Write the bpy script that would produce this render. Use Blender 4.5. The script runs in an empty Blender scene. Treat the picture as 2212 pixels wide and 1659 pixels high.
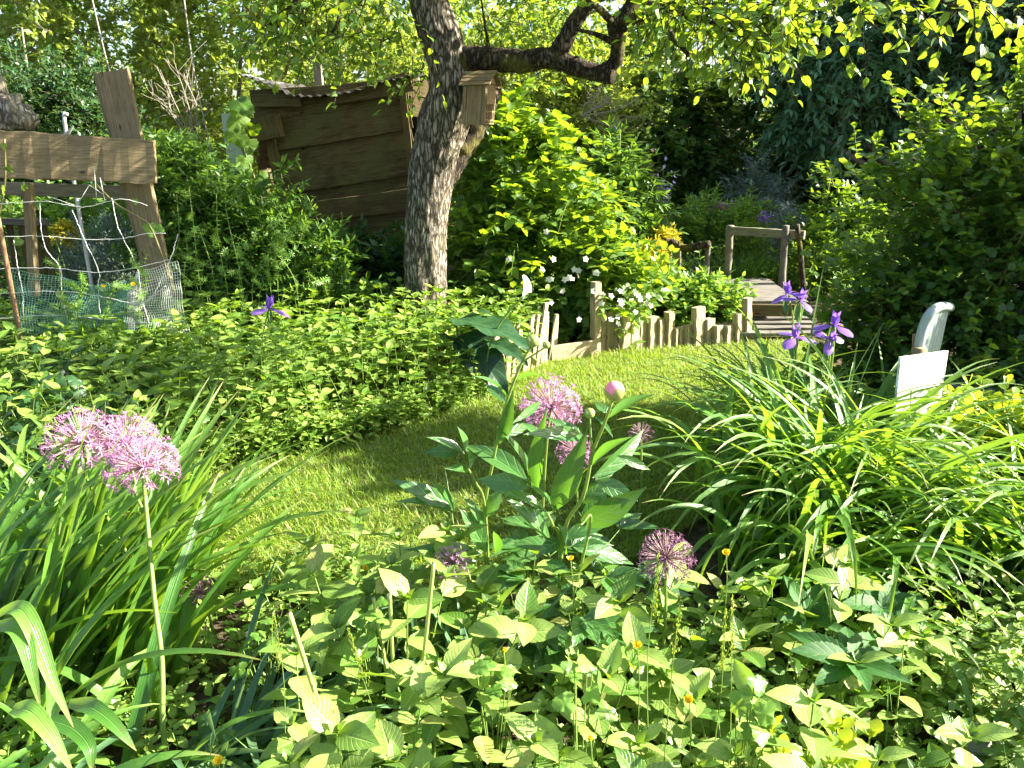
import bpy, math
import numpy as np
from mathutils import Vector, noise
R = math.radians
C = bpy.context.scene.collection
rng = np.random.default_rng(7)

# ------------------------------------------------------------------ camera
PITCH, EYE, F = R(18), 1.55, 1670.0        # F in pixels of a 2212 px wide picture
cam = bpy.data.cameras.new('camera'); camo = bpy.data.objects.new('camera', cam); C.objects.link(camo)
camo.location = (0, 0, EYE); camo.rotation_euler = (R(90) - PITCH, 0, 0)
cam.sensor_width = 36; cam.lens = F / 2212 * 36; cam.clip_start = .03; cam.clip_end = 600
bpy.context.scene.camera = camo
# ------------------------------------------------------------------ light
SUN_AZ, SUN_EL = 85.0, 29.0                # azimuth clockwise from the view direction (+Y)
w = bpy.data.worlds.new('World'); bpy.context.scene.world = w; w.use_nodes = True
nt = w.node_tree; bg = nt.nodes['Background']; sky = nt.nodes.new('ShaderNodeTexSky')
sky.sky_type = 'NISHITA'; sky.sun_disc = False; sky.sun_elevation = R(SUN_EL); sky.sun_rotation = R(SUN_AZ)
sky.dust_density = 2.0; sky.air_density = 1.0; sky.ozone_density = 1.0
nt.links.new(sky.outputs[0], bg.inputs[0]); bg.inputs[1].default_value = 0.06
sd = bpy.data.lights.new('sun', 'SUN'); sd.energy = 5.0; sd.angle = R(.55); sd.color = (1, .93, .79)
so = bpy.data.objects.new('sun', sd); C.objects.link(so)
sv = Vector((math.sin(R(SUN_AZ)) * math.cos(R(SUN_EL)), math.cos(R(SUN_AZ)) * math.cos(R(SUN_EL)), math.sin(R(SUN_EL))))
so.rotation_euler = sv.to_track_quat('Z', 'Y').to_euler(); so.location = (8, 2, 8)
vs = bpy.context.scene.view_settings
vs.view_transform = 'Standard'; vs.look = 'None'; vs.gamma = 1; vs.exposure = 2.6
cy = bpy.context.scene.cycles
cy.max_bounces = 7; cy.diffuse_bounces = 2; cy.glossy_bounces = 2; cy.transmission_bounces = 5; cy.transparent_max_bounces = 4
cy.use_denoising = True; cy.sample_clamp_indirect = 6.0

# ------------------------------------------------------------------ helpers
CP, SP = math.cos(PITCH), math.sin(PITCH)
def at(u, v, Y):                            # point at forward distance Y seen in direction (u, v)
    x = (u - 1106) / F; y = (829.5 - v) / F
    t = Y / (CP + y * SP)
    return np.array([x * t, Y, EYE + t * (-SP + y * CP)])
def gr(u, v, z=0.0):
    x = (u - 1106) / F; y = (829.5 - v) / F
    t = (z - EYE) / (-SP + y * CP)
    return np.array([x * t, t * (CP + y * SP), z])
def nrm(a): return a / np.maximum(np.linalg.norm(a, axis=-1, keepdims=True), 1e-9)

class MB:
    def __init__(s): s.v = []; s.f = []; s.lf = []; s.n = 0
    def add(s, v, faces, lf=None, mi=0, smooth=True):
        v = np.asarray(v, float).reshape(-1, 3)
        if lf is None: lf = np.zeros_like(v)
        if isinstance(faces, list) and faces and not isinstance(faces[0], np.ndarray):
            g = {}
            for q in faces: g.setdefault(len(q), []).append(q)
            faces = [np.array(x) for x in g.values()]
        elif isinstance(faces, np.ndarray): faces = [faces]
        for q in faces: s.f.append((q + s.n, mi, smooth))
        s.v.append(v); s.lf.append(np.asarray(lf, float).reshape(-1, 3)); s.n += len(v)
        return s
    def build(s, name, mats, parent=None):
        if not isinstance(mats, (list, tuple)): mats = [mats]
        off = np.zeros(3); p = parent
        while p is not None: off += np.array(p.location); p = p.parent
        me = bpy.data.meshes.new(name)
        v = np.concatenate(s.v) - off; lf = np.concatenate(s.lf)
        loops = np.concatenate([q.ravel() for q, _, _ in s.f]).astype(np.int32)
        tot = np.concatenate([np.full(len(q), q.shape[1]) for q, _, _ in s.f])
        start = np.concatenate([[0], np.cumsum(tot)[:-1]]).astype(np.int32)
        mi = np.concatenate([np.full(len(q), m) for q, m, _ in s.f]).astype(np.int32)
        sm = np.concatenate([np.full(len(q), k, bool) for q, _, k in s.f])
        me.vertices.add(len(v)); me.vertices.foreach_set('co', v.astype(np.float32).ravel())
        me.loops.add(len(loops)); me.loops.foreach_set('vertex_index', loops)
        me.polygons.add(len(start)); me.polygons.foreach_set('loop_start', start)
        me.polygons.foreach_set('material_index', mi)
        me.update(calc_edges=True)
        me.polygons.foreach_set('use_smooth', sm)
        a = me.attributes.new('lf', 'FLOAT_VECTOR', 'POINT'); a.data.foreach_set('vector', lf.astype(np.float32).ravel())
        for m in mats: me.materials.append(m)
        o = bpy.data.objects.new(name, me); C.objects.link(o)
        if parent is not None: o.parent = parent
        return o
def tag(o, label=None, cat=None, group=None, kind=None):
    if label: o['label'] = label
    if cat: o['category'] = cat
    if group: o['group'] = group
    if kind: o['kind'] = kind
    return o
def root(name, loc, label, cat, group=None, kind=None):
    o = bpy.data.objects.new(name, None); C.objects.link(o); o.location = Vector(loc); o.empty_display_size = .05
    return tag(o, label, cat, group, kind)
def copy_tree(o, parent=None):
    c = o.copy(); C.objects.link(c); c.parent = parent
    for ch in list(o.children): copy_tree(ch, c)
    return c

# ---- leaf templates: length 1 along +Y, normal +Z, lf = (across, along, 0)
def w_ovate(t): return np.sin(np.pi * np.clip(t, 0, 1) ** .72) ** .85
def w_lance(t): return np.sin(np.pi * np.clip(t, 0, 1) ** .85) ** 1.1
def w_round(t): return np.sqrt(np.clip(1 - (2 * t - 1) ** 2, 0, 1)) ** .9
def w_obov(t): return np.sin(np.pi * np.clip(t, 0, 1) ** 1.5) ** .8
def leaf(nl=4, nw=1, W=.25, shape=w_ovate, fold=.25, droop=.15, serr=0, wave=0):
    t = np.linspace(0, 1, nl + 1); wd = shape(t) * W; wd[0] = .012; wd[-1] = .004
    s = np.linspace(-1, 1, 2 * nw + 1)
    T, S = np.meshgrid(t, s, indexing='ij'); Wd = wd[:, None] * np.ones_like(S)
    if serr:
        j = (np.arange(nl + 1) % 2)[:, None] * (np.abs(S) > .99)
        Wd = Wd * (1 + serr * (j * 2 - 1) * (np.abs(S) > .99))
    X = S * Wd
    Z = fold * np.abs(X) - droop * T ** 2 + wave * np.sin(T * 17 + S * 1.5) * np.abs(S) * W
    v = np.stack([X, T, Z], -1).reshape(-1, 3); lf = np.stack([S, T, T * 0], -1).reshape(-1, 3)
    m = 2 * nw + 1; i = np.arange(nl)[:, None] * m + np.arange(2 * nw)[None]
    i = i.ravel(); f = np.stack([i, i + 1, i + 1 + m, i + m], -1)
    return v, f, lf
def place(mb, tpl, pos, d, nh, sc, rnd=None, mi=0, wscale=None):
    v, f, lf = tpl; K = len(pos)
    if K == 0: return
    pos = np.asarray(pos, float); Y = nrm(np.asarray(d, float)); nh = np.asarray(nh, float) * np.ones((K, 1))
    Z = nrm(nh - (nh * Y).sum(-1, keepdims=True) * Y + 1e-6); X = np.cross(Y, Z)
    sc = np.asarray(sc, float) * np.ones(K)
    if rnd is None: rnd = rng.random(K)
    ws = np.ones(K) if wscale is None else wscale * np.ones(K)
    V = pos[:, None] + sc[:, None, None] * (v[None, :, 0:1] * ws[:, None, None] * X[:, None] + v[None, :, 1:2] * Y[:, None] + v[None, :, 2:3] * Z[:, None])
    Fc = (f[None] + (np.arange(K) * len(v))[:, None, None]).reshape(-1, f.shape[1])
    L = np.broadcast_to(lf, (K,) + lf.shape).copy(); L[..., 2] = rnd[:, None]
    mb.add(V, Fc, L, mi)
def smooth_path(pts, n):
    p = np.array(pts, float); m = len(p)
    if m < 3:
        t = np.linspace(0, 1, n)[:, None]; return p[0] * (1 - t) + p[-1] * t
    q = np.vstack([2 * p[0] - p[1], p, 2 * p[-1] - p[-2]]); out = []
    for t in np.linspace(0, m - 1 - 1e-6, n):
        i = int(t); u = t - i; a, b, c, d = q[i:i + 4]
        out.append(.5 * (2 * b + (c - a) * u + (2 * a - 5 * b + 4 * c - d) * u * u + (3 * b - a - 3 * c + d) * u ** 3))
    return np.array(out)
def tube(mb, path, rad, sides=6, mi=0, cap=True, rnd=0.0, ring=None):
    p = np.array(path, float); n = len(p); rad = np.asarray(rad, float) * np.ones(n)
    T = nrm(np.gradient(p, axis=0)); ref = np.array([0, 0, 1.]) if abs(T[0][2]) < .9 else np.array([0, 1., 0])
    U = np.zeros_like(p); a = ref
    for i in range(n):
        a = a - a.dot(T[i]) * T[i]; a = a / max(np.linalg.norm(a), 1e-9); U[i] = a
    W = np.cross(T, U); th = np.linspace(0, 2 * np.pi, sides, endpoint=False)
    rr = rad[:, None] * np.ones(sides)
    if ring is not None: rr = rr * ring
    V = p[:, None] + rr[..., None] * (np.cos(th)[None, :, None] * U[:, None] + np.sin(th)[None, :, None] * W[:, None])
    i = np.arange(n - 1)[:, None] * sides; j = np.arange(sides)[None]; k = (j + 1) % sides
    f = np.stack([i + j, i + k, i + sides + k, i + sides + j], -1).reshape(-1, 4)
    L = np.zeros((n, sides, 3)); seg = np.concatenate([[0], np.cumsum(np.linalg.norm(np.diff(p, axis=0), axis=1))])
    L[..., 0] = seg[:, None]; L[..., 1] = np.cos(th)[None] * rad[:, None]; L[..., 2] = rnd
    mb.add(V, [f] + ([np.arange(sides)[::-1][None], (np.arange(sides) + (n - 1) * sides)[None]] if cap else []), L, mi)
def tubes3(mb, P, rad, mi=0, rnd=None):     # many thin 3-sided stems at once: P (K, n, 3)
    K, n, _ = P.shape
    T = nrm(np.gradient(P, axis=1)); ref = np.array([.37, .61, .7]); U = nrm(np.cross(T, ref)); W = np.cross(T, U)
    th = np.array([0, 2.094, 4.189]); rad = np.asarray(rad, float)
    if rad.ndim < 2: rad = rad * np.ones((K, n)) if rad.ndim == 0 or len(rad) == n else rad[:, None] * np.ones((K, n))
    V = P[:, :, None] + rad[..., None, None] * (np.cos(th)[None, None, :, None] * U[:, :, None] + np.sin(th)[None, None, :, None] * W[:, :, None])
    i = np.arange(n - 1)[:, None] * 3; j = np.arange(3)[None]; k = (j + 1) % 3
    f = np.stack([i + j, i + k, i + 3 + k, i + 3 + j], -1).reshape(-1, 4)
    Fc = (f[None] + (np.arange(K) * n * 3)[:, None, None]).reshape(-1, 4)
    L = np.zeros((K, n, 3, 3)); L[..., 1] = np.linspace(0, 1, n)[None, :, None]; L[..., 2] = (rng.random(K) if rnd is None else rnd * np.ones(K))[:, None, None]
    mb.add(V, Fc, L, mi)
def board(mb, p0, p1, wide, thick, nh, rnd=None, n=10, jit=.0015, mi=0, sag=0, wide1=None, notch=None):
    """plank from p0 to p1; nh is the normal of its broad face"""
    p0 = np.array(p0, float); p1 = np.array(p1, float); L = np.linalg.norm(p1 - p0); d = (p1 - p0) / L
    nh = np.array(nh, float); nz = nrm(nh - nh.dot(d) * d); sx = np.cross(d, nz); b = min(.004, thick * .3)
    wide1 = wide if wide1 is None else wide1; rnd = rng.random() if rnd is None else rnd
    V = []; LL = []
    for i in range(n + 1):
        t = i / n; w_ = (wide * (1 - t) + wide1 * t) / 2; h = thick / 2
        prof = np.array([(-w_ + b, -h), (w_ - b, -h), (w_, -h + b), (w_, h - b), (w_ - b, h), (-w_ + b, h), (-w_, h - b), (-w_, -h + b)])
        prof = prof + rng.normal(0, jit, prof.shape)
        c = p0 + d * L * t + np.array([0, 0, -sag * 4 * t * (1 - t)])
        V.append(c + prof[:, :1] * sx + prof[:, 1:] * nz)
        LL.append(np.stack([np.full(8, t * L), prof[:, 0] + prof[:, 1] * .7, np.full(8, rnd)], -1))
    V = np.concatenate(V); LL = np.concatenate(LL)
    i = np.arange(n)[:, None] * 8; j = np.arange(8)[None]; k = (j + 1) % 8
    f = np.stack([i + j, i + k, i + 8 + k, i + 8 + j], -1).reshape(-1, 4)
    mb.add(V, [f, np.arange(8)[::-1][None], (np.arange(8) + n * 8)[None]], LL, mi, smooth=False)

# ---- materials
def newmat(name):
    m = bpy.data.materials.new(name); m.use_nodes = True; t = m.node_tree
    for n in list(t.nodes): t.nodes.remove(n)
    return m, t, t.nodes.new, t.links.new
def mathn(t, op, a, b=None, c=None):
    n = t.nodes.new('ShaderNodeMath'); n.operation = op
    for i, x in enumerate((a, b, c)):
        if x is None: continue
        if isinstance(x, (int, float)): n.inputs[i].default_value = x
        else: t.links.new(x, n.inputs[i])
    return n.outputs[0]
def mixc(t, f, a, b, mode='MIX'):
    n = t.nodes.new('ShaderNodeMix'); n.data_type = 'RGBA'; n.blend_type = mode
    for i, x in ((0, f), (6, a), (7, b)):
        if isinstance(x, (int, float)): n.inputs[i].default_value = x
        elif isinstance(x, tuple): n.inputs[i].default_value = (*x, 1)
        else: t.links.new(x, n.inputs[i])
    return n.outputs[2]
def ramp(t, f, stops):
    n = t.nodes.new('ShaderNodeValToRGB'); t.links.new(f, n.inputs[0]); e = n.color_ramp.elements
    while len(e) < len(stops): e.new(.5)
    for x, (p, c) in zip(e, stops): x.position = p; x.color = (*c, 1) if isinstance(c, tuple) else (c, c, c, 1)
    return n.outputs[0]
def leafmat(name, lo, hi, trans, tf=.45, rough=.42, spec=.5, vein=.25, veins=9, tip=None, odd=None, sheen=0):
    m, t, N, L = newmat(name)
    a = N('ShaderNodeAttribute'); a.attribute_name = 'lf'; s = N('ShaderNodeSeparateXYZ'); L(a.outputs['Vector'], s.inputs[0])
    x, y, z = s.outputs; ax = mathn(t, 'ABSOLUTE', x)
    col = mixc(t, z, lo, hi)
    if odd:                                   # a few leaves of another colour
        col = mixc(t, mathn(t, 'GREATER_THAN', mathn(t, 'FRACT', mathn(t, 'MULTIPLY', z, 37.7)), .95), col, odd)
    tc = trans
    if vein:
        mid = mathn(t, 'SUBTRACT', 1, mathn(t, 'MULTIPLY', ax, 9)); mid = mathn(t, 'MAXIMUM', mid, 0)
        if not veins: sv_ = mathn(t, 'MULTIPLY', x, 24)
        else: sv_ = mathn(t, 'MULTIPLY', mathn(t, 'SUBTRACT', y, mathn(t, 'MULTIPLY', ax, .28)), 6.2832 * veins)
        sv_ = mathn(t, 'SINE', sv_)
        sv_ = mathn(t, 'MULTIPLY', mathn(t, 'POWER', mathn(t, 'MAXIMUM', sv_, 0), 6), .6)
        vn = mathn(t, 'MULTIPLY', mathn(t, 'MAXIMUM', mid, sv_), vein)
        col = mixc(t, vn, col, tuple(min(1, c * 2.2 + .05) for c in hi))
    sn = N('ShaderNodeTexNoise'); sn.inputs['Scale'].default_value = 95; sn.inputs['Detail'].default_value = 1; stc = N('ShaderNodeTexCoord'); L(stc.outputs['Object'], sn.inputs[0])
    col = mixc(t, ramp(t, sn.outputs[0], [(.70, 0.0), (.74, .75)]), col, (.16, .11, .04))
    if tip: col = mixc(t, mathn(t, 'POWER', y, 14), col, tip)
    ns = N('ShaderNodeTexNoise'); ns.inputs['Scale'].default_value = 40; tcn = N('ShaderNodeTexCoord'); L(tcn.outputs['Object'], ns.inputs[0])
    k = mathn(t, 'MULTIPLY_ADD', ns.outputs[0], .5, .75)
    cb = N('ShaderNodeVectorMath'); cb.operation = 'SCALE'; L(col, cb.inputs[0]); L(k, cb.inputs[3])
    p = N('ShaderNodeBsdfPrincipled'); L(cb.outputs[0], p.inputs['Base Color']); p.inputs['Roughness'].default_value = rough
    p.inputs['Specular IOR Level'].default_value = spec
    tr = N('ShaderNodeBsdfTranslucent'); tv = mixc(t, z, tuple(c * .75 for c in trans), trans)
    if vein: tv = mixc(t, mathn(t, 'MULTIPLY', vn, .7), tv, tuple(c * .45 for c in trans))
    L(tv, tr.inputs[0])
    mx = N('ShaderNodeMixShader'); mx.inputs[0].default_value = tf; L(p.outputs[0], mx.inputs[1]); L(tr.outputs[0], mx.inputs[2])
    bp = N('ShaderNodeBump'); bp.inputs['Strength'].default_value = .45; bp.inputs['Distance'].default_value = .004
    L(mathn(t, 'SUBTRACT', ns.outputs[0], mathn(t, 'MULTIPLY', vn, 2.5)) if vein else ns.outputs[0], bp.inputs['Height']); L(bp.outputs[0], p.inputs['Normal'])
    o = N('ShaderNodeOutputMaterial'); L(mx.outputs[0], o.inputs[0]); return m
def plain(name, col, rough=.6, spec=.4, trans=None, tf=.3, nscale=30, namp=.3, bump=0, metal=0):
    m, t, N, L = newmat(name); p = N('ShaderNodeBsdfPrincipled'); ns = N('ShaderNodeTexNoise'); ns.inputs['Scale'].default_value = nscale
    ns.inputs['Detail'].default_value = 6
    tc = N('ShaderNodeTexCoord'); L(tc.outputs['Object'], ns.inputs[0])
    c = mixc(t, ns.outputs[0], tuple(x * (1 - namp) for x in col), tuple(min(1, x * (1 + namp)) for x in col)); L(c, p.inputs['Base Color'])
    p.inputs['Roughness'].default_value = rough; p.inputs['Specular IOR Level'].default_value = spec; p.inputs['Metallic'].default_value = metal
    if bump:
        b = N('ShaderNodeBump'); b.inputs['Strength'].default_value = bump; b.inputs['Distance'].default_value = .01; L(ns.outputs[0], b.inputs['Height']); L(b.outputs[0], p.inputs['Normal'])
    o = N('ShaderNodeOutputMaterial'); out = p.outputs[0]
    if trans:
        tr = N('ShaderNodeBsdfTranslucent'); tr.inputs[0].default_value = (*trans, 1); mx = N('ShaderNodeMixShader'); mx.inputs[0].default_value = tf
        L(out, mx.inputs[1]); L(tr.outputs[0], mx.inputs[2]); out = mx.outputs[0]
    L(out, o.inputs[0]); return m
def woodmat(name, dark, light, moss=None, mossamt=.5, rough=.85, streak=60, knots=True, bump=.5):
    """lf = (metres along, metres across, random) gives grain along each board"""
    m, t, N, L = newmat(name)
    a = N('ShaderNodeAttribute'); a.attribute_name = 'lf'; s = N('ShaderNodeSeparateXYZ'); L(a.outputs['Vector'], s.inputs[0])
    def vec(kx, ky):
        c = N('ShaderNodeCombineXYZ'); L(mathn(t, 'MULTIPLY', s.outputs[0], kx), c.inputs[0]); L(mathn(t, 'MULTIPLY', s.outputs[1], ky), c.inputs[1])
        L(mathn(t, 'MULTIPLY', s.outputs[2], 63.0), c.inputs[2]); return c.outputs[0]
    def nz(v, sc, det=5):
        n = N('ShaderNodeTexNoise'); n.inputs['Scale'].default_value = sc; n.inputs['Detail'].default_value = det; n.inputs['Roughness'].default_value = .65; L(v, n.inputs[0]); return n.outputs[0]
    g = nz(vec(3, streak), 1.5, 8); blot = nz(vec(5, 9), 1.2, 5); fine = nz(vec(12, 260), 1, 3)
    c = ramp(t, g, [(.3, dark), (.52, tuple((x + y) / 2 for x, y in zip(dark, light))), (.75, light)])
    c = mixc(t, mathn(t, 'MULTIPLY', ramp(t, fine, [(.38, 1.0), (.5, 0.0)]), .55), c, tuple(x * .4 for x in dark))
    c = mixc(t, ramp(t, blot, [(.45, 0.0), (.75, .6)]), c, tuple(x * .55 for x in dark))
    c = mixc(t, mathn(t, 'MULTIPLY', s.outputs[2], .35), c, tuple(x * .6 for x in light))
    if knots:
        v = N('ShaderNodeTexVoronoi'); v.inputs['Scale'].default_value = 1; L(vec(4.5, 11), v.inputs[0])
        kn = ramp(t, v.outputs[0], [(.04, 1.0), (.12, 0.0)]); c = mixc(t, kn, c, tuple(x * .3 for x in dark))
    if moss:
        gtc = N('ShaderNodeTexCoord'); mn = N('ShaderNodeTexNoise'); mn.inputs['Scale'].default_value = 5; mn.inputs['Detail'].default_value = 8; L(gtc.outputs['Object'], mn.inputs[0])
        c = mixc(t, mathn(t, 'MULTIPLY', ramp(t, mn.outputs[0], [(.45, 0.0), (.62, 1.0)]), mossamt), c, moss)
    p = N('ShaderNodeBsdfPrincipled'); L(c, p.inputs['Base Color']); p.inputs['Roughness'].default_value = rough; p.inputs['Specular IOR Level'].default_value = .25
    b = N('ShaderNodeBump'); b.inputs['Strength'].default_value = bump; b.inputs['Distance'].default_value = .006; L(mathn(t, 'ADD', g, mathn(t, 'MULTIPLY', fine, .5)), b.inputs['Height']); L(b.outputs[0], p.inputs['Normal'])
    o = N('ShaderNodeOutputMaterial'); L(p.outputs[0], o.inputs[0]); return m
def barkmat(name, dark, mid, light, moss, scale=1.0, mossamt=.6):
    m, t, N, L = newmat(name)
    tc = N('ShaderNodeTexCoord'); mp = N('ShaderNodeMapping'); mp.inputs['Scale'].default_value = (1, 1, .22); L(tc.outputs['Object'], mp.inputs[0])
    n1 = N('ShaderNodeTexNoise'); n1.inputs['Scale'].default_value = 38 * scale; n1.inputs['Detail'].default_value = 9; n1.inputs['Roughness'].default_value = .7; L(mp.outputs[0], n1.inputs[0])
    vo = N('ShaderNodeTexVoronoi'); vo.feature = 'DISTANCE_TO_EDGE'; vo.inputs['Scale'].default_value = 42 * scale
    mxv = N('ShaderNodeVectorMath'); mxv.operation = 'MULTIPLY_ADD'; L(n1.outputs['Color'], mxv.inputs[0]); mxv.inputs[1].default_value = (.05, .05, .05); L(mp.outputs[0], mxv.inputs[2]); L(mxv.outputs[0], vo.inputs[0])
    cr = ramp(t, vo.outputs[0], [(.0, 0.0), (.22, 1.0)])
    c = ramp(t, n1.outputs[0], [(.3, dark), (.5, mid), (.72, light)])
    c = mixc(t, cr, tuple(x * .3 for x in dark), c)
    n2 = N('ShaderNodeTexNoise'); n2.inputs['Scale'].default_value = 7 * scale; n2.inputs['Detail'].default_value = 7; L(tc.outputs['Object'], n2.inputs[0])
    c = mixc(t, mathn(t, 'MULTIPLY', ramp(t, n2.outputs[0], [(.5, 0.0), (.6, 1.0)]), mossamt), c, moss)
    n3 = N('ShaderNodeTexNoise'); n3.inputs['Scale'].default_value = 30; n3.inputs['Detail'].default_value = 2; L(tc.outputs['Object'], n3.inputs[0])
    c = mixc(t, ramp(t, n3.outputs[0], [(.7, 0.0), (.74, .8)]), c, (.35, .36, .28))
    p = N('ShaderNodeBsdfPrincipled'); L(c, p.inputs['Base Color']); p.inputs['Roughness'].default_value = .9; p.inputs['Specular IOR Level'].default_value = .2
    b = N('ShaderNodeBump'); b.inputs['Strength'].default_value = .9; b.inputs['Distance'].default_value = .012
    L(mathn(t, 'ADD', cr, n1.outputs[0]), b.inputs['Height']); L(b.outputs[0], p.inputs['Normal'])
    o = N('ShaderNodeOutputMaterial'); L(p.outputs[0], o.inputs[0]); return m

M = {}
M['loose'] = leafmat('loosestrife leaf', (.06, .16, .015), (.34, .46, .11), (.36, .58, .025), tf=.32, rough=.40, vein=.28, odd=(.35, .36, .10))
M['loose2'] = leafmat('bed leaf', (.06, .16, .012), (.30, .43, .08), (.36, .56, .02), tf=.32, vein=.3)
M['mound'] = leafmat('mock orange leaf', (.045, .12, .018), (.14, .24, .045), (.42, .62, .02), tf=.45, vein=.25, veins=5)
M['apple'] = leafmat('apple leaf', (.04, .11, .018), (.11, .21, .035), (.42, .60, .025), tf=.42, vein=.25, veins=7)
M['snow'] = leafmat('snowberry leaf', (.03, .09, .018), (.08, .18, .035), (.34, .52, .02), tf=.4, vein=.2, veins=4)
M['laurel'] = leafmat('laurel leaf', (.04, .11, .03), (.10, .21, .05), (.32, .46, .04), tf=.3, rough=.35, vein=0)
M['pale'] = leafmat('pale leaf', (.09, .16, .02), (.34, .42, .08), (.50, .62, .06), tf=.45, vein=0)
M['blue'] = leafmat('blue green leaf', (.07, .17, .09), (.16, .33, .18), (.25, .45, .12), tf=.4, vein=0)
M['thick'] = leafmat('thicket leaf', (.03, .09, .018), (.13, .25, .04), (.26, .45, .03), tf=.35, vein=0)
M['dark'] = leafmat('dark leaf', (.02, .06, .02), (.05, .13, .04), (.16, .30, .04), tf=.3, vein=0)
M['weed'] = leafmat('weed leaf', (.07, .17, .03), (.20, .36, .06), (.38, .60, .05), tf=.42, vein=0)
M['peony'] = leafmat('peony leaf', (.035, .11, .022), (.07, .17, .038), (.2, .46, .03), tf=.28, rough=.28, spec=.9, vein=.4, veins=5)
M['day'] = leafmat('daylily leaf', (.045, .15, .02), (.15, .31, .045), (.36, .60, .03), tf=.38, rough=.36, spec=.6, vein=.22, veins=0, tip=(.30, .24, .08))
M['allleaf'] = leafmat('allium leaf', (.06, .15, .07), (.12, .22, .10), (.22, .38, .08), tf=.3, rough=.4, vein=0, odd=(.30, .22, .06))
M['calla'] = leafmat('arum leaf', (.012, .045, .015), (.02, .065, .022), (.05, .14, .02), tf=.15, rough=.42, spec=.35, vein=.25, veins=6)
M['helle'] = leafmat('hellebore leaf', (.018, .075, .014), (.04, .13, .022), (.16, .38, .02), tf=.3, rough=.6, spec=.3, vein=.2, veins=6)
M['sedum'] = leafmat('sedum leaf', (.16, .30, .04), (.30, .44, .05), (.62, .72, .03), tf=.5, rough=.5, vein=0)
M['grass'] = leafmat('grass', (.07, .19, .012), (.28, .38, .04), (.42, .58, .03), tf=.4, rough=.5, vein=0, odd=(.42, .34, .15))
M['lavender'] = leafmat('lavender grey leaf', (.13, .19, .18), (.25, .31, .29), (.2, .26, .18), tf=.2, vein=0)
M['yellowleaf'] = leafmat('yellow leaf', (.40, .38, .03), (.62, .55, .05), (.7, .6, .03), tf=.4, vein=0)
M['stem'] = plain('green stem', (.20, .30, .07), .5, trans=(.4, .5, .05))
M['redstem'] = plain('brown stem', (.16, .14, .05), .6)
M['twig'] = plain('dead twig', (.30, .26, .21), .8)
M['bark'] = barkmat('apple bark', (.09, .07, .05), (.30, .25, .19), (.62, .57, .47), (.16, .17, .06), mossamt=.2)
M['barkdark'] = barkmat('mossy bark', (.04, .028, .018), (.10, .075, .05), (.22, .18, .13), (.16, .15, .03), mossamt=.7)
M['treebark'] = plain('background bark', (.16, .13, .10), .9, nscale=12, bump=.4)
M['moss'] = plain('moss', (.045, .045, .015), .95, nscale=60, bump=1)
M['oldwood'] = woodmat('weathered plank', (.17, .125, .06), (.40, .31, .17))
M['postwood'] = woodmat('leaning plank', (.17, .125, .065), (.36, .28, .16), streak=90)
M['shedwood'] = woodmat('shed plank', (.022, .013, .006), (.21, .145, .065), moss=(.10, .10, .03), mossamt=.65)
M['sleeper'] = woodmat('edging timber', (.26, .20, .11), (.58, .48, .31))
M['deck'] = woodmat('deck plank', (.11, .10, .085), (.24, .225, .19))
M['boxwood'] = woodmat('insect box wood', (.18, .125, .06), (.36, .27, .14), streak=120)
M['greywood'] = woodmat('grey post', (.16, .14, .10), (.34, .30, .22), moss=(.10, .13, .04), mossamt=.4)
M['wire'] = plain('galvanised wire', (.62, .62, .60), .45, spec=.6)
M['net'] = plain('plastic netting', (.30, .62, .48), .5, trans=(.3, .6, .45))
M['netwhite'] = plain('bleached netting', (.72, .76, .68), .5)
M['rust'] = plain('rusty stake', (.20, .12, .06), .8, nscale=60)
M['plastic'] = plain('white plastic', (.30, .36, .36), .35, spec=.5, namp=.06)
M['black'] = plain('slot shade black', (.01, .01, .01), .9)
M['pink'] = plain('allium petal', (.56, .26, .50), .45, trans=(.6, .25, .5), tf=.35, nscale=120, spec=.6)
M['pinkstalk'] = plain('allium floret stalk', (.56, .33, .40), .5, trans=(.5, .25, .3), nscale=90)
M['purple'] = plain('faded allium petal', (.20, .09, .17), .6, trans=(.22, .09, .17), nscale=120)
M['greypink'] = plain('faded floret stalk', (.28, .18, .18), .6)
M['iris'] = plain('iris petal', (.26, .13, .55), .5, trans=(.36, .18, .7), tf=.35, nscale=80, namp=.35)
M['irisy'] = plain('iris signal', (.8, .6, .05), .5)
M['white'] = plain('white petal', (.80, .80, .72), .5, trans=(.8, .8, .65), tf=.35, namp=.08)
M['butter'] = plain('buttercup petal', (.82, .60, .02), .3, trans=(.85, .6, .02), tf=.35, namp=.1)
M['bud'] = plain('bud sepal', (.36, .46, .14), .4, trans=(.5, .55, .15), nscale=25)
M['budpink'] = plain('bud petal', (.80, .38, .48), .4, trans=(.9, .4, .5), nscale=25)
M['stone'] = plain('stone', (.34, .32, .28), .85, nscale=14, bump=.8)

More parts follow.
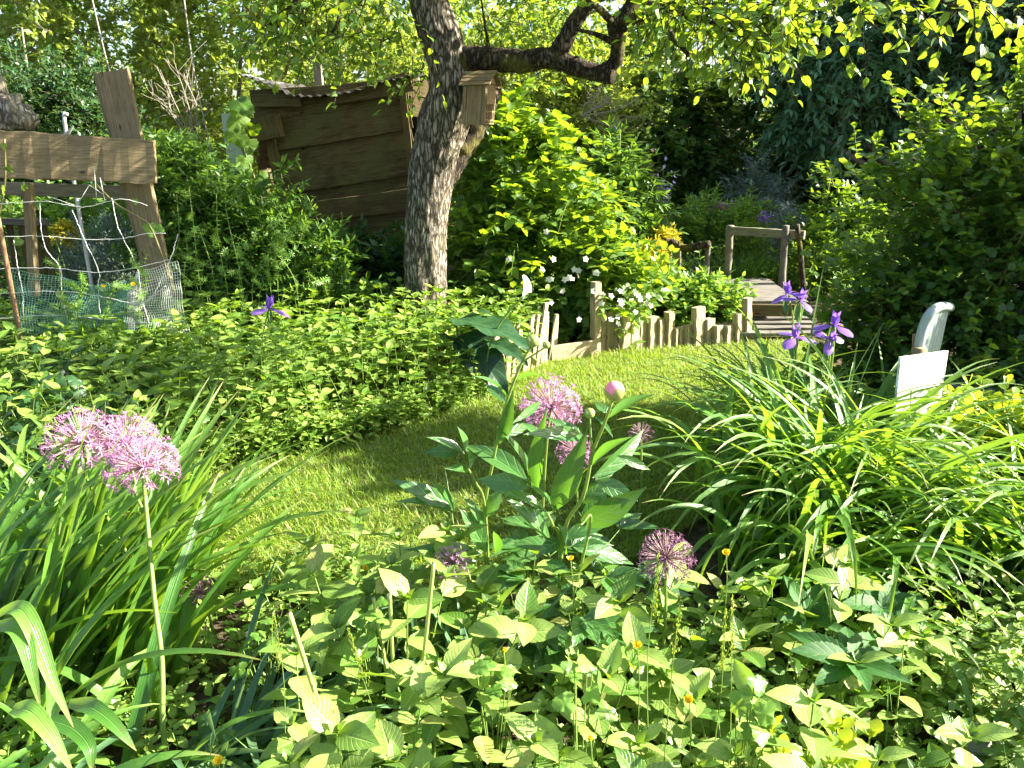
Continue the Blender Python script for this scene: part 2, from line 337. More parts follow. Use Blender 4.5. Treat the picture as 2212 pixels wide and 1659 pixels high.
# ================================================================== THE GROUND
def soilmat(name, a, b, c, scale):
    m, t, N, L = newmat(name); tc = N('ShaderNodeTexCoord')
    n1 = N('ShaderNodeTexNoise'); n1.inputs['Scale'].default_value = scale; n1.inputs['Detail'].default_value = 10; n1.inputs['Roughness'].default_value = .7; L(tc.outputs['Object'], n1.inputs[0])
    n2 = N('ShaderNodeTexNoise'); n2.inputs['Scale'].default_value = scale * .12; n2.inputs['Detail'].default_value = 4; L(tc.outputs['Object'], n2.inputs[0])
    col = ramp(t, n1.outputs[0], [(.35, a), (.5, b), (.68, c)]); col = mixc(t, mathn(t, 'MULTIPLY', n2.outputs[0], .5), col, a)
    p = N('ShaderNodeBsdfPrincipled'); L(col, p.inputs['Base Color']); p.inputs['Roughness'].default_value = .95; p.inputs['Specular IOR Level'].default_value = .15
    b_ = N('ShaderNodeBump'); b_.inputs['Strength'].default_value = .8; b_.inputs['Distance'].default_value = .02; L(n1.outputs[0], b_.inputs['Height']); L(b_.outputs[0], p.inputs['Normal'])
    o = N('ShaderNodeOutputMaterial'); L(p.outputs[0], o.inputs[0]); return m
M['soil'] = soilmat('soil', (.03, .022, .014), (.07, .055, .032), (.15, .12, .07), 24)
M['lawnsoil'] = soilmat('lawn thatch', (.05, .085, .018), (.16, .18, .04), (.32, .28, .10), 40)
def inpoly(p, poly):
    x, y = p[:, 0], p[:, 1]; r = np.zeros(len(p), bool); j = len(poly) - 1
    for i in range(len(poly)):
        xi, yi = poly[i][:2]; xj, yj = poly[j][:2]
        r ^= ((yi > y) != (yj > y)) & (x < (xj - xi) * (y - yi) / (yj - yi + 1e-12) + xi); j = i
    return r
def inpts(poly, n):
    poly = np.array([q[:2] for q in poly]); lo, hi = poly.min(0), poly.max(0); out = []; k = 0
    while k < n:
        p = rng.random((n * 2, 2)) * (hi - lo) + lo; p = p[inpoly(p, poly)]; out.append(p); k += len(p)
    return np.concatenate(out)[:n]
mb = MB(); g = np.concatenate([[-200, -60, -20], np.linspace(-8, 8, 65), [20, 60, 200]]); gy = np.concatenate([[-60, -10], np.linspace(-2, 16, 73), [30, 60, 250]])
X, Y = np.meshgrid(g, gy, indexing='ij'); Z = -.02 + .02 * np.sin(X * 1.7 + Y) * np.cos(Y * 1.3) * (np.abs(X) < 9)
i = (np.arange(len(g) - 1)[:, None] * len(gy) + np.arange(len(gy) - 1)[None]).ravel()
mb.add(np.stack([X, Y, Z], -1), np.stack([i, i + len(gy), i + len(gy) + 1, i + 1], -1)); tag(mb.build('ground', M['soil']), kind='structure')
LAWN = [gr(340, 1250), gr(330, 1060), gr(450, 1015), gr(620, 985), gr(760, 955), gr(900, 915), gr(1000, 885), gr(1055, 850), gr(1130, 790), gr(1185, 772), gr(1290, 766), gr(1450, 755), gr(1620, 742), gr(1760, 738), gr(1800, 800), gr(1750, 900), gr(1560, 1100), gr(1300, 1250), gr(1000, 1270), gr(700, 1285)]
mb = MB(); L0 = np.array(LAWN); L0[:, 2] = .012; mb.add(np.vstack([L0, L0 - [0, 0, .06]]), [list(range(len(L0)))[::-1]] + [[i, (i + 1) % len(L0), (i + 1) % len(L0) + len(L0), i + len(L0)] for i in range(len(L0))], smooth=False)
tag(mb.build('lawn', M['lawnsoil']), kind='structure')
def blades(mb, bases, az, L, e0, bend, W, n=4, twist=None, fold=.35, rnd=None, p=1.3, mi=0, taper=2.2, cut=None):
    """strap leaves: e0 elevation at the base, bend = how far (radians) the tip drops"""
    K = len(bases); t = np.linspace(0, 1, n + 1); bases = np.asarray(bases, float)
    o = np.ones(K); az, L, e0, bend, W = [np.asarray(q, float) * o for q in (az, L, e0, bend, W)]
    th = e0[:, None] - bend[:, None] * (t[None] ** p)
    ds = L[:, None] / n; r = np.concatenate([np.zeros((K, 1)), np.cumsum(np.cos((th[:, 1:] + th[:, :-1]) / 2) * ds, 1)], 1)
    z = np.concatenate([np.zeros((K, 1)), np.cumsum(np.sin((th[:, 1:] + th[:, :-1]) / 2) * ds, 1)], 1)
    wig = rng.normal(0, .06, (K, 1)) * L[:, None] * t[None] ** 2
    ca, sa = np.cos(az)[:, None], np.sin(az)[:, None]
    P = np.stack([bases[:, 0:1] + r * ca - wig * sa, bases[:, 1:2] + r * sa + wig * ca, bases[:, 2:3] + z], -1)
    tw = (rng.normal(0, .5, K) if twist is None else twist * o)[:, None] * t[None]
    side = np.stack([-sa * np.ones_like(t), ca * np.ones_like(t), np.zeros((K, n + 1))], -1)
    up = np.stack([-np.sin(th) * ca, -np.sin(th) * sa, np.cos(th)], -1)
    S = side * np.cos(tw)[..., None] + up * np.sin(tw)[..., None]; U = -side * np.sin(tw)[..., None] + up * np.cos(tw)[..., None]
    wd = W[:, None] * (1 - t[None] ** taper) * np.minimum(1, .55 + t[None] * 1.6) + W[:, None] * .02
    if cut is not None: wd = np.maximum(wd, W[:, None] * np.asarray(cut)[:, None])
    V = np.stack([P - S * wd[..., None] / 2 + U * wd[..., None] * fold / 2, P, P + S * wd[..., None] / 2 + U * wd[..., None] * fold / 2], 2)
    i = np.arange(n)[:, None] * 3 + np.arange(2)[None]; i = i.ravel(); f = np.stack([i, i + 1, i + 4, i + 3], -1)
    Fc = (f[None] + (np.arange(K) * (n + 1) * 3)[:, None, None]).reshape(-1, 4)
    Lf = np.zeros((K, n + 1, 3, 3)); Lf[..., 0] = [-1, 0, 1]; Lf[..., 1] = t[None, :, None]; Lf[..., 2] = (rng.random(K) if rnd is None else rnd * o)[:, None, None]
    mb.add(V, Fc, Lf, mi); return P
TAU = 2 * np.pi
mb = MB(); n = 95000; p = inpts(LAWN, n); hgt = .024 + .026 * rng.random(n) + .012 * np.sin(p[:, 0] * 5) * np.cos(p[:, 1] * 4)
keep = rng.random(n) < np.clip(1.35 - .25 * (p[:, 1] - 2.5), .45, 1)
p, hgt = p[keep], hgt[keep]; n = len(p)
blades(mb, np.c_[p, np.full(n, .01)], rng.random(n) * TAU, hgt * (1 + .6 * (rng.random(n) < .12)), rng.uniform(.5, 1.5, n), rng.uniform(0, 1.3, n), .0034 + .0016 * rng.random(n), n=2)
n = 2600; q = inpts(LAWN, n); L0 = np.array(LAWN)[:, :2]                 # longer tufts along the lawn's edge
d = np.min([np.hypot(*(q - (a + (b - a) * np.clip(((q - a) @ (b - a)) / ((b - a) @ (b - a)), 0, 1)[:, None])).T) for a, b in zip(L0, np.roll(L0, -1, 0))], 0)
q = q[d < .07]; n = len(q)
blades(mb, np.c_[q, np.full(n, .0)], rng.random(n) * TAU, rng.uniform(.06, .12, n), rng.uniform(.8, 1.5, n), rng.uniform(.3, 1.4, n), .004, n=3)
n = 1300; q = inpts(LAWN, n); q = q[np.sin(q[:, 0] * 4.3 + 1) * np.sin(q[:, 1] * 5.1) > .1]; n = len(q)   # clover in the grass
for a in (0, 2.09, 4.19): place(mb, leaf(3, 1, .45, w_round, .1, .1), np.c_[q, np.full(n, .028)], np.c_[np.cos(a + q[:, 0] * 90), np.sin(a + q[:, 0] * 90), np.full(n, .2)], [[0, 0, 1]], .011)
tag(mb.build('lawn_grass', M['grass']), 'short sunlit lawn grass', 'grass', kind='stuff')
mb = MB(); n = 240; q = inpts(LAWN, n)                                    # litter and dry clippings on the soil edge
n = 1500; q = np.c_[rng.uniform(-1.8, .4, n), rng.uniform(3.1, 4.6, n)]
blades(mb, np.c_[q, np.full(n, .018)], rng.random(n) * TAU, rng.uniform(.03, .09, n), rng.uniform(-.02, .2, n), .1, .003, n=2)
tag(mb.build('dry_litter', M['twig']), 'dry clippings and twigs along the edge of the bed', 'litter', kind='stuff')

# ================================================================== FOLIAGE TOOLS
def whorl(mbl, mbs, base, h, lean, leanaz, nodes, Ll, tpl, per=2, elev=(.1, .5), topk=4, r=.0022, mat=0, grow=(1.0, .9), twirl=np.pi / 2, tipsize=.45, droop=.0):
    """many upright leafy stems: leaves in pairs or whorls at each node, a rosette at the tip"""
    K = len(base); base = np.asarray(base, float); o = np.ones(K); h, lean, leanaz, Ll = [np.asarray(q) * o for q in (h, lean, leanaz, Ll)]
    t = np.linspace(0, 1, 5)
    off = (lean * h)[:, None] * t[None] ** 1.8
    P = np.stack([base[:, :1] + off * np.cos(leanaz)[:, None], base[:, 1:2] + off * np.sin(leanaz)[:, None], base[:, 2:] + h[:, None] * (t - .12 * lean[:, None] * t ** 2)], -1)
    if mbs is not None: tubes3(mbs, P, np.linspace(r * 1.2, r * .6, 5))
    a0 = rng.random(K) * TAU
    ax = nrm(P[:, -1] - P[:, -2])
    for j in range(nodes):
        tt = .22 + .78 * (j / (nodes - 1)) ** .9; s = tt * 4; i0 = min(int(s), 3); pos = P[:, i0] * (1 - (s - i0)) + P[:, i0 + 1] * (s - i0)
        sz = Ll * (grow[0] + (grow[1] - grow[0]) * tt) * rng.uniform(.8, 1.15, K)
        for q in range(per):
            a = a0 + j * twirl + q * TAU / per + rng.normal(0, .15, K); e = elev[0] + (elev[1] - elev[0]) * tt + rng.normal(0, .22, K)
            d = np.stack([np.cos(a) * np.cos(e), np.sin(a) * np.cos(e), np.sin(e)], -1) + ax * .15 * tt
            place(mbl, tpl, pos + d * .004, d, np.array([[0, 0, 1.]]) + rng.normal(0, .22, (K, 3)), sz, mi=mat)
    for q in range(topk):                                                   # the young leaves at the tip
        a = a0 + (nodes + q * .5) * np.pi / 2 + q * TAU / topk; e = np.full(K, .95) + rng.normal(0, .15, K)
        d = np.stack([np.cos(a) * np.cos(e), np.sin(a) * np.cos(e), np.sin(e)], -1) + ax * .2
        place(mbl, tpl, P[:, -1], d, [[0, 0, 1]], Ll * tipsize * rng.uniform(.7, 1.1, K), mi=mat)
    return P[:, -1]
def twigs(mbl, mbs, start, d, length, nl, tpl, size, spread=.75, droop=.25, r=.0025, upn=1.0, per=2, mi=0, jit=.3, terminal=True):
    """leafy twigs: alternate or opposite leaves along each"""
    K = len(start); start = np.asarray(start, float); d = nrm(np.asarray(d, float)); o = np.ones(K); length = np.asarray(length) * o; size = np.asarray(size) * o
    t = np.linspace(0, 1, 4)
    P = start[:, None] + d[:, None] * length[:, None, None] * t[None, :, None]; P[..., 2] -= (droop * length)[:, None] * t[None] ** 2
    if mbs is not None: tubes3(mbs, P, np.linspace(r, r * .4, 4))
    side = nrm(np.cross(d, np.array([0, 0, 1.]) + rng.normal(0, .15, (K, 3)))); ang = rng.random(K) * TAU; up = np.cross(side, d)
    for j in range(nl):
        tt = (j + .6) / nl; s = tt * 3; i0 = min(int(s), 2); pos = P[:, i0] * (1 - (s - i0)) + P[:, i0 + 1] * (s - i0)
        for q in range(per):
            sg = (1 if (q + (j if per == 1 else 0)) % 2 == 0 else -1); w_ = side * sg * np.cos(ang + j * 1.1)[:, None] * .35 + side * sg * .65 + up * .3 * np.sin(ang + j * 1.57)[:, None]
            dd = d * (1 - spread) + w_ * spread + rng.normal(0, jit * .5, (K, 3))
            place(mbl, tpl, pos, dd, np.array([[0, 0, 1.]]) * upn + up * .3 + rng.normal(0, jit, (K, 3)), size * rng.uniform(.65, 1.15, K), mi=mi)
    if terminal: place(mbl, tpl, P[:, -1], d + rng.normal(0, .2, (K, 3)), np.array([[0, 0, 1.]]) + rng.normal(0, jit, (K, 3)), size * .8, mi=mi)
def blobpts(blobs, n, shell=.55, noise_amp=.25, seed=0, zmin=None):
    """points and outward directions in the outer shell of lumpy ellipsoids; blobs: (centre, radii)"""
    vol = np.array([b[1][0] * b[1][1] + b[1][1] * b[1][2] + b[1][0] * b[1][2] for b in blobs]); cnt = (vol / vol.sum() * n).astype(int) + 1
    P, D = [], []
    for k, ((c, r), m) in enumerate(zip(blobs, cnt)):
        u = nrm(rng.normal(0, 1, (m, 3))); c, r = np.array(c, float), np.array(r, float)
        ph = np.array([1.3, 2.1, .7]) * (k + 1 + seed)
        lump = 1 + noise_amp * (np.sin(u[:, 0] * 7 + ph[0]) * np.sin(u[:, 1] * 6 + ph[1]) + .6 * np.sin(u[:, 2] * 11 + ph[2] + u[:, 0] * 5))
        s = (shell + (1 - shell) * rng.random(m) ** .6) * lump
        P.append(c + u * r * s[:, None]); D.append(nrm(u / r))
    P, D = np.concatenate(P), np.concatenate(D); bi = np.repeat(np.arange(len(blobs)), cnt)
    ok = np.ones(len(P), bool)
    for k, (c, r) in enumerate(blobs):                                        # drop what lies deep inside another blob
        q = (((P - np.array(c)) / np.array(r)) ** 2).sum(1); ok &= ~((q < shell ** 2 * .8) & (bi != k))
    if zmin is not None: ok &= P[:, 2] > zmin
    return P[ok], D[ok]
def limbs(mb, base, tops, r0, bend=.1, mi=0, sides=6, n=8):
    for tp in tops:
        tp = np.array(tp, float); mid = (np.array(base) + tp) / 2 + rng.normal(0, bend, 3)
        tube(mb, smooth_path([base, mid, tp], n), np.linspace(r0, r0 * .25, n), sides, mi)
def bush(name, label, cat, blobs, ntw, nl, tpl, size, length, mat, stemmat, base=None, nlimb=6, group=None, r0=.012, upd=.35, droop=.25, per=2, jit=.35, shell=.55, spread=.7, noise_amp=.25, zmin=.02, trunk=False, r=.0025, kind=None):
    c0 = np.array(blobs[0][0], float); base = np.array([c0[0], c0[1], 0.]) if base is None else np.array(base, float)
    rt = root(name, base, label, cat, group)
    P, D = blobpts(blobs, ntw, shell, noise_amp, zmin=zmin); K = len(P)
    ml, ms = MB(), MB(); d = D + rng.normal(0, .45, (K, 3)) + np.array([0, 0, upd])
    twigs(ml, ms, P - nrm(d) * length * .5, d, length * rng.uniform(.6, 1.3, K), nl, tpl, size, spread=spread, droop=droop, per=per, jit=jit, r=r)
    tops = [np.array(b[0]) + rng.normal(0, .55, 3) * np.array(b[1]) for b in blobs for _ in range(max(1, nlimb // len(blobs)))]
    limbs(ms, base - [0, 0, .05], tops, r0, bend=.08)
    ml.build('crown' if trunk else 'foliage', mat, rt); ms.build('trunk' if trunk else 'stems', stemmat, rt); return rt
T_ov = leaf(4, 1, .30, w_ovate, .25, .18); T_ovlo = leaf(3, 1, .30, w_ovate, .25, .15); T_hi = leaf(9, 2, .30, w_ovate, .22, .22, serr=.03)
T_loz = leaf(2, 1, .28, w_ovate, .25, .12); T_lan = leaf(3, 1, .16, w_lance, .25, .2); T_nar = leaf(3, 1, .07, w_lance, .2, .25)
T_rnd = leaf(4, 1, .38, w_round, .15, .15); T_app = leaf(5, 1, .32, w_ovate, .3, .2)

# ================================================================== APPLE TREE
tb = at(920, 640, 5.6); tbase = np.array([tb[0] + .02, 5.6, 0.])
tr = root('apple_tree', tbase, 'old leaning apple tree with ridged grey bark, one thick mossy limb reaching right', 'tree')
pts = [(tbase[0] + .03, 5.62, -.1), at(922, 640, 5.6), at(918, 540, 5.6), at(925, 430, 5.6), at(940, 345, 5.6), at(958, 270, 5.58), at(975, 205, 5.55), at(968, 135, 5.53), at(945, 60, 5.5), at(925, 0, 5.5), at(905, -90, 5.5), at(900, -220, 5.5)]
n = 170; path = smooth_path(pts, n); tt = np.linspace(0, 11, n)
rad = np.interp(tt, range(12), np.array([.19, .155, .15, .155, .168, .178, .158, .135, .135, .128, .12, .10]))
S = 64; ring = np.ones((n, S))
for i in range(n):
    for j in range(S):
        a = j / S * TAU; q = Vector((math.cos(a) * 1.1, math.sin(a) * 1.1, path[i][2] * 1.0))
        ring[i, j] = 1 + .10 * noise.noise(q * 2.2) + .07 * noise.noise(Vector((q.x * 9, q.y * 9, q.z * 5))) - .05 * abs(noise.noise(Vector((q.x * 16, q.y * 16, q.z * 9))))
mb = MB(); tube(mb, path, rad, S, ring=ring)
mb.build('trunk', M['bark'], tr)
def branch(name, pts, r0, r1, n=40, sides=14, mat='barkdark', rough=.16):
    mb = MB(); p = smooth_path(pts, n); rg = np.ones((n, sides))
    for i in range(n):
        for j in range(sides): rg[i, j] = 1 + rough * noise.noise(Vector((j / sides * 5, i * .35, r0 * 90))) + rough * .7 * noise.noise(Vector((j * 1.7, i * .9, 3)))
    tube(mb, p, np.linspace(r0, r1, n), sides, ring=rg); return mb.build(name, M[mat], tr)
branch('limb', [at(965, 140, 5.55), at(1010, 128, 5.5), at(1060, 128, 5.45), at(1130, 133, 5.4), at(1185, 125, 5.35), at(1240, 143, 5.3), at(1290, 158, 5.25), at(1325, 165, 5.2)], .088, .048, 70, 20)
branch('limb', [at(935, 420, 5.6), at(985, 340, 5.62), at(1020, 290, 5.64), at(1050, 235, 5.68), at(1075, 170, 5.75)], .10, .05, 40, 18)
branch('branch', [at(1195, 128, 5.35), at(1215, 95, 5.33), at(1240, 50, 5.3), at(1275, -5, 5.25), at(1300, -80, 5.2)], .062, .04)
branch('branch', [at(1300, 158, 5.25), at(1330, 130, 5.2), at(1335, 85, 5.15), at(1325, 55, 5.1), at(1355, 25, 5.1), at(1385, -30, 5.1)], .045, .04)
branch('branch', [at(1330, 95, 5.15), at(1290, 75, 5.1), at(1240, 62, 5.05)], .022, .008)
branch('branch', [at(1335, 60, 5.12), at(1300, 25, 5.0), at(1275, 0, 4.9), at(1250, -40, 4.8)], .026, .012)
branch('branch', [at(1345, 60, 5.1), at(1385, 35, 5.0), at(1430, 60, 4.9), at(1465, 90, 4.8), at(1490, 118, 4.75)], .036, .018)
branch('branch', [at(1060, 118, 5.45), at(1050, 70, 5.4), at(1040, 0, 5.3)], .012, .006)
mb = MB(); n = 1800; P, D = blobpts([(at(1030, 108, 5.45), (.11, .07, .035)), (at(1070, 104, 5.44), (.09, .06, .03)), (at(1010, 115, 5.48), (.07, .06, .04))], n, .8, .1)
place(mb, leaf(1, 1, .3, w_ovate), P, D + rng.normal(0, .5, P.shape), rng.normal(0, 1, P.shape), .022)
mb.build('moss', M['moss'], tr)
# leafy sprays of the apple tree: (u, v, depth, spread_u, spread_v, spread_depth, count)
ml, ms = MB(), MB()
for (u, v, Y, su, sv_, sy, K) in [(720, 15, 5.2, 110, 50, .5, 60), (620, -20, 5.0, 80, 60, .5, 40), (640, 45, 5.2, 70, 45, .3, 24), (790, 60, 5.3, 60, 50, .3, 24), (820, -30, 5.2, 80, 50, .4, 36),
                                 (1120, 30, 6.0, 110, 45, .4, 60), (1060, 70, 6.0, 50, 40, .3, 16), (1230, 40, 6.0, 90, 40, .3, 26), (900, 140, 5.9, 16, 22, .1, 10), (1380, -20, 5.2, 60, 40, .4, 20),
                                 (1480, 5, 4.3, 60, 34, .3, 44), (1560, 15, 4.1, 60, 34, .3, 56), (1640, 30, 4.1, 40, 28, .3, 46), (1420, 10, 4.3, 50, 30, .3, 22), (1690, -5, 4.0, 40, 24, .3, 30), (1640, 75, 4.1, 22, 20, .2, 12),
                                 (1800, -25, 4.2, 80, 22, .5, 26), (1950, -20, 3.6, 90, 20, .4, 18), (2080, -10, 3.4, 80, 22, .4, 16), (2190, 20, 3.4, 40, 30, .3, 9), (1860, 20, 3.7, 14, 14, .1, 3)]:
    uu, vv, yy = u + rng.normal(0, su, K) * .7, v + rng.normal(0, sv_, K) * .8, Y + rng.normal(0, sy, K) * .7
    P = np.array([at(a, b, c) for a, b, c in zip(uu, vv, yy)]); d = rng.normal(0, .6, (K, 3)) + np.array([.25 if u > 900 else -.3, -.1, -.15])
    twigs(ml, ms, P, d, rng.uniform(.15, .32, K), 5, T_app, .062, spread=.6, droop=.25, per=1, r=.004, jit=.6)
# the crown above the picture, which shades the shed
P, D = blobpts([((-.9, 5.6, 4.0), (2.0, 1.8, .9)), ((-2.6, 5.4, 3.5), (1.2, 1.4, .8)), ((1.2, 5.0, 3.6), (1.3, 1.2, .55)), ((-.6, 6.4, 3.4), (1.4, 1.0, .6)), ((.9, 5.75, 3.0), (.75, .5, .5))], 1900, .4, .3, zmin=2.75)
twigs(ml, ms, P, D + [0, 0, .2], .3, 5, T_app, .075, per=1, r=.004, jit=.5)
limbs(ms, at(900, -220, 5.5), [(-2.2, 5.4, 4.0), (-.4, 6.3, 4.1), (.9, 5.2, 4.0), (-1.3, 4.6, 4.1)], .07, bend=.2)
for pp in ([at(560, 60, 5.2), at(600, 40, 5.2), at(650, -10, 5.2), at(720, -80, 5.3)], [at(695, 85, 5.2), at(725, 60, 5.2), at(740, 10, 5.3), at(760, -60, 5.3)], [at(1480, 110, 4.75), at(1530, 40, 4.4), at(1650, 10, 4.1), at(1800, -20, 3.9), at(1980, -10, 3.7)], [at(560, -10, 5.1), at(640, -40, 5.2), at(800, -110, 5.3)],
           [at(1610, 80, 4.1), at(1540, 50, 4.2), at(1450, 20, 4.4), at(1380, 0, 5.0)], [at(2212, -60, 3.8), at(2120, 30, 3.5), at(2040, 0, 3.5), at(1960, -20, 3.7)]):
    tube(ms, smooth_path(pp, 20), np.linspace(.006, .018, 20), 5)
ml.build('crown', M['apple'], tr); ms.build('twigs', M['barkdark'], tr)

# ================================================================== INSECT BOX ON THE TRUNK
c = at(1034, 226, 5.33); yaw = R(-64); fx = np.array([math.cos(yaw + R(90)), math.sin(yaw + R(90)), 0])  # along the plain side
ax_ = nrm(np.array([.93, -.36, 0.])); nf = nrm(np.array([-.36, -.93, 0.])); up = nrm(np.array([.07, 0, 1.]))     # ax_: towards the slotted front; nf: plain side's normal
bxr = root('insect_house', c - up * .13, 'small wooden insect house with gabled slat roof and slotted front fixed to the apple trunk', 'insect house')
Lb, Wb, Hb = .165, .15, .245
mb = MB(); cc = c
def wpanel(mb, cen, a, b_, la, lb, th, nn, rnd, n=4): board(mb, cen - a * la / 2, cen + a * la / 2, lb, th, nn, rnd=rnd, n=n, jit=.0006)
for sgn in (1, -1):
    f0 = cc + nf * sgn * (Wb / 2)
    mb2 = MB(); wpanel(mb2, f0 + ax_ * 0, up, ax_, Hb, Lb * .62, .010, nf, .3)
    wpanel(mb2, f0 + ax_ * Lb * .41, up, ax_, Hb, Lb * .16, .012, nf, .6); wpanel(mb2, f0 - ax_ * Lb * .41, up, ax_, Hb, Lb * .16, .012, nf, .15)
    mb2.build('side_wall', M['boxwood'], bxr)
mb2 = MB(); wpanel(mb2, cc - up * (Hb / 2 - .004), ax_, nf, Lb - .01, Wb - .014, .010, up, .4); mb2.build('floor', M['boxwood'], bxr)
# slotted front: bars between dark slots, three rows of slots in the lower part
mb2 = MB(); fc = cc + ax_ * (Lb / 2 - .004)
wpanel(mb2, fc + up * (Hb * .24), nf, up, Wb, Hb * .5, .012, ax_, .7)
for kz, hz in ((-.045, .010), (-.0975, .010), (-.118, .009)): wpanel(mb2, fc + up * kz, nf, up, Wb, hz, .012, ax_, .7)
for kx in np.linspace(-.5, .5, 6): wpanel(mb2, fc + nf * kx * (Wb - .012) - up * .058, up, nf, Hb * .5, .011, .0115, ax_, .8)
mb2.build('slotted_front', M['boxwood'], bxr)
mb2 = MB(); wpanel(mb2, fc - ax_ * .02 - up * .02, up, nf, Hb - .03, Wb - .02, .008, ax_, .5); mb2.build('slot_shade', M['black'], bxr)  # black panel standing in for the shade behind the slots
mb2 = MB()                                                                  # gable above the front
for s_ in (1, -1):
    b0 = cc + ax_ * s_ * (Lb / 2 - .006) + up * Hb / 2; q = [b0 - nf * Wb / 2, b0 + nf * Wb / 2, b0 + up * .065]; e = ax_ * .008
    v = [x - e for x in q] + [x + e for x in q]; mb2.add(v, [[0, 1, 2], [5, 4, 3], [0, 3, 4, 1], [1, 4, 5, 2], [2, 5, 3, 0]], smooth=False)
mb2.build('gable', M['boxwood'], bxr)
mb2 = MB(); ridge = cc + up * (Hb / 2 + .078)
for s_ in (1, -1):                                                         # overlapping slats down each slope
    e0 = ridge; e1 = cc + nf * s_ * (Wb / 2 + .022) + up * (Hb / 2 - .012); nn = nrm(np.cross(ax_, e1 - e0)) * s_ ; nn = nn if nn[2] > 0 else -nn
    for k in range(4):
        p_ = e0 + (e1 - e0) * (k + .5) / 4 + nn * .005
        board(mb2, p_ - ax_ * (Lb / 2 + .02), p_ + ax_ * (Lb / 2 + .03), .034, .007, nn + nrm(e1 - e0) * -.12, rnd=.2 + .2 * k, n=6, jit=.0008)
mb2.build('roof', M['boxwood'], bxr)

# ================================================================== SHED
sh = root('garden_shed', (at(700, 400, 7.2)[0], 7.2, 0), 'leaning plank shed with sagging mossy corrugated roof behind the apple tree', 'shed')
def sp(u, v, d=0): return at(u, v, 7.2 + d)
rows = [((545, 228), (872, 190), 58, 40), ((575, 292), (878, 240), 62, 62), ((600, 350), (882, 290), 60, 56), ((605, 392), (885, 345), 48, 52), ((610, 428), (888, 388), 40, 36), ((618, 462), (892, 430), 36, 44), ((640, 500), (895, 470), 40, 40), ((650, 545), (900, 515), 48, 48), ((650, 590), (905, 565), 48, 48)]
mb = MB(); k_ = 7.3 / F
for i, ((u0, v0), (u1, v1), h0, h1) in enumerate(rows):
    dd = .026 * ((i % 2) * 2 - 1) + (.05 if i == 0 else 0); p0, p1 = sp(u0, v0, -dd), sp(u1 + 8, v1, -dd * .5)
    board(mb, p0, p1, (h0 + 1) * k_, .026, (0, -1, .05), wide1=(h1 + 3) * k_, n=14, sag=.014 - .002 * i, rnd=(i * .37) % 1)
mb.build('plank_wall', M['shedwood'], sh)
mb = MB(); board(mb, sp(868, 182, -.06), sp(905, 520, -.05), .06, .03, (0, -1, 0), n=12); mb.build('batten', M['shedwood'], sh)
mb = MB(); board(mb, sp(572, 250, -.1), sp(585, 300, -.1), .24, .10, (-.2, -1, 0), n=5, rnd=.8); mb.build('beam_end', M['shedwood'], sh)
mb = MB(); board(mb, sp(578, 252, -.02), sp(640, 600, -.02), .085, .08, (0, -1, 0), n=10, rnd=.1); mb.build('corner_post', M['shedwood'], sh)
mb = MB()
for a, b, wq, wq1 in (((880, 185), (932, 195), .17, .14), ((885, 228), (935, 238), .17, .15), ((905, 275), (960, 290), .2, .2), ((905, 325), (960, 335), .2, .2), ((905, 375), (960, 385), .2, .2)): board(mb, sp(*a, .06), sp(*b, .16), wq, .02, (0.3, -1, 0), wide1=wq1, n=6)
mb.build('side_panel', M['shedwood'], sh)
mb = MB(); board(mb, sp(705, 218, -.09), sp(888, 174, -.09), .07, .03, (0, -1, .1), wide1=.17, n=12, sag=.01, rnd=.9); board(mb, sp(545, 218, -.09), sp(650, 216, -.09), .11, .03, (0, -1, .1), n=6, rnd=.7); mb.build('fascia', M['shedwood'], sh)
# back and far wall so that the shed stays a body from the side
mb = MB()
for i in range(9): board(mb, sp(560, 230 + 44 * i, .02) + [0, 0, 0], sp(560, 230 + 44 * i, .02) + [-.05, 1.5, 0], .2, .02, (-1, 0, 0)); board(mb, sp(560, 215 + 44 * i, .02) + [-.05, 1.5, 0], sp(900, 200 + 44 * i, .02) + [0, 1.5, 0], .2, .02, (0, 1, 0)); board(mb, sp(958, 230 + 44 * i, .16), sp(900, 200 + 44 * i, .02) + [0.02, 1.5, 0], .2, .02, (1, 0, 0))
mb.build('rear_wall', M['shedwood'], sh)
fe = smooth_path([at(515, 160, 6.95), at(555, 172, 6.97), at(600, 192, 6.98), at(645, 208, 7.0), at(700, 205, 7.0), at(760, 197, 7.0), at(830, 176, 7.0), at(885, 163, 7.0)], 130)
be = smooth_path([at(540, 164, 8.0), at(600, 178, 8.1), at(660, 186, 8.2), at(700, 196, 8.4), at(760, 192, 8.5), at(830, 174, 8.6), at(900, 164, 8.6), at(960, 160, 8.6)], 130)
G = 14; Vr = np.zeros((130, G, 3))
for j in range(G):
    s_ = j / (G - 1); Vr[:, j] = fe * (1 - s_) + be * s_
    Vr[:, j, 2] += .008 * np.sin(np.arange(130) * .95) + .012 * np.array([noise.noise(Vector((i * .12, j * .4, 5))) for i in range(130)])
for i in range(130): Vr[i, 0] += [0, .03 * noise.noise(Vector((i * .3, 0, 9))), .012 * noise.noise(Vector((i * .6, 3, 1)))]
i = (np.arange(129)[:, None] * G + np.arange(G - 1)[None]).ravel(); top = Vr.reshape(-1, 3); f = np.stack([i, i + G, i + G + 1, i + 1], -1)
mb = MB(); mb.add(top, f); mb.add(top - [0, 0, .006], f[:, ::-1]); e = np.arange(129) * G; m2 = len(top)
mb.add(np.vstack([top, top - [0, 0, .006]]), np.stack([e, e + m2, e + G + m2, e + G], -1))
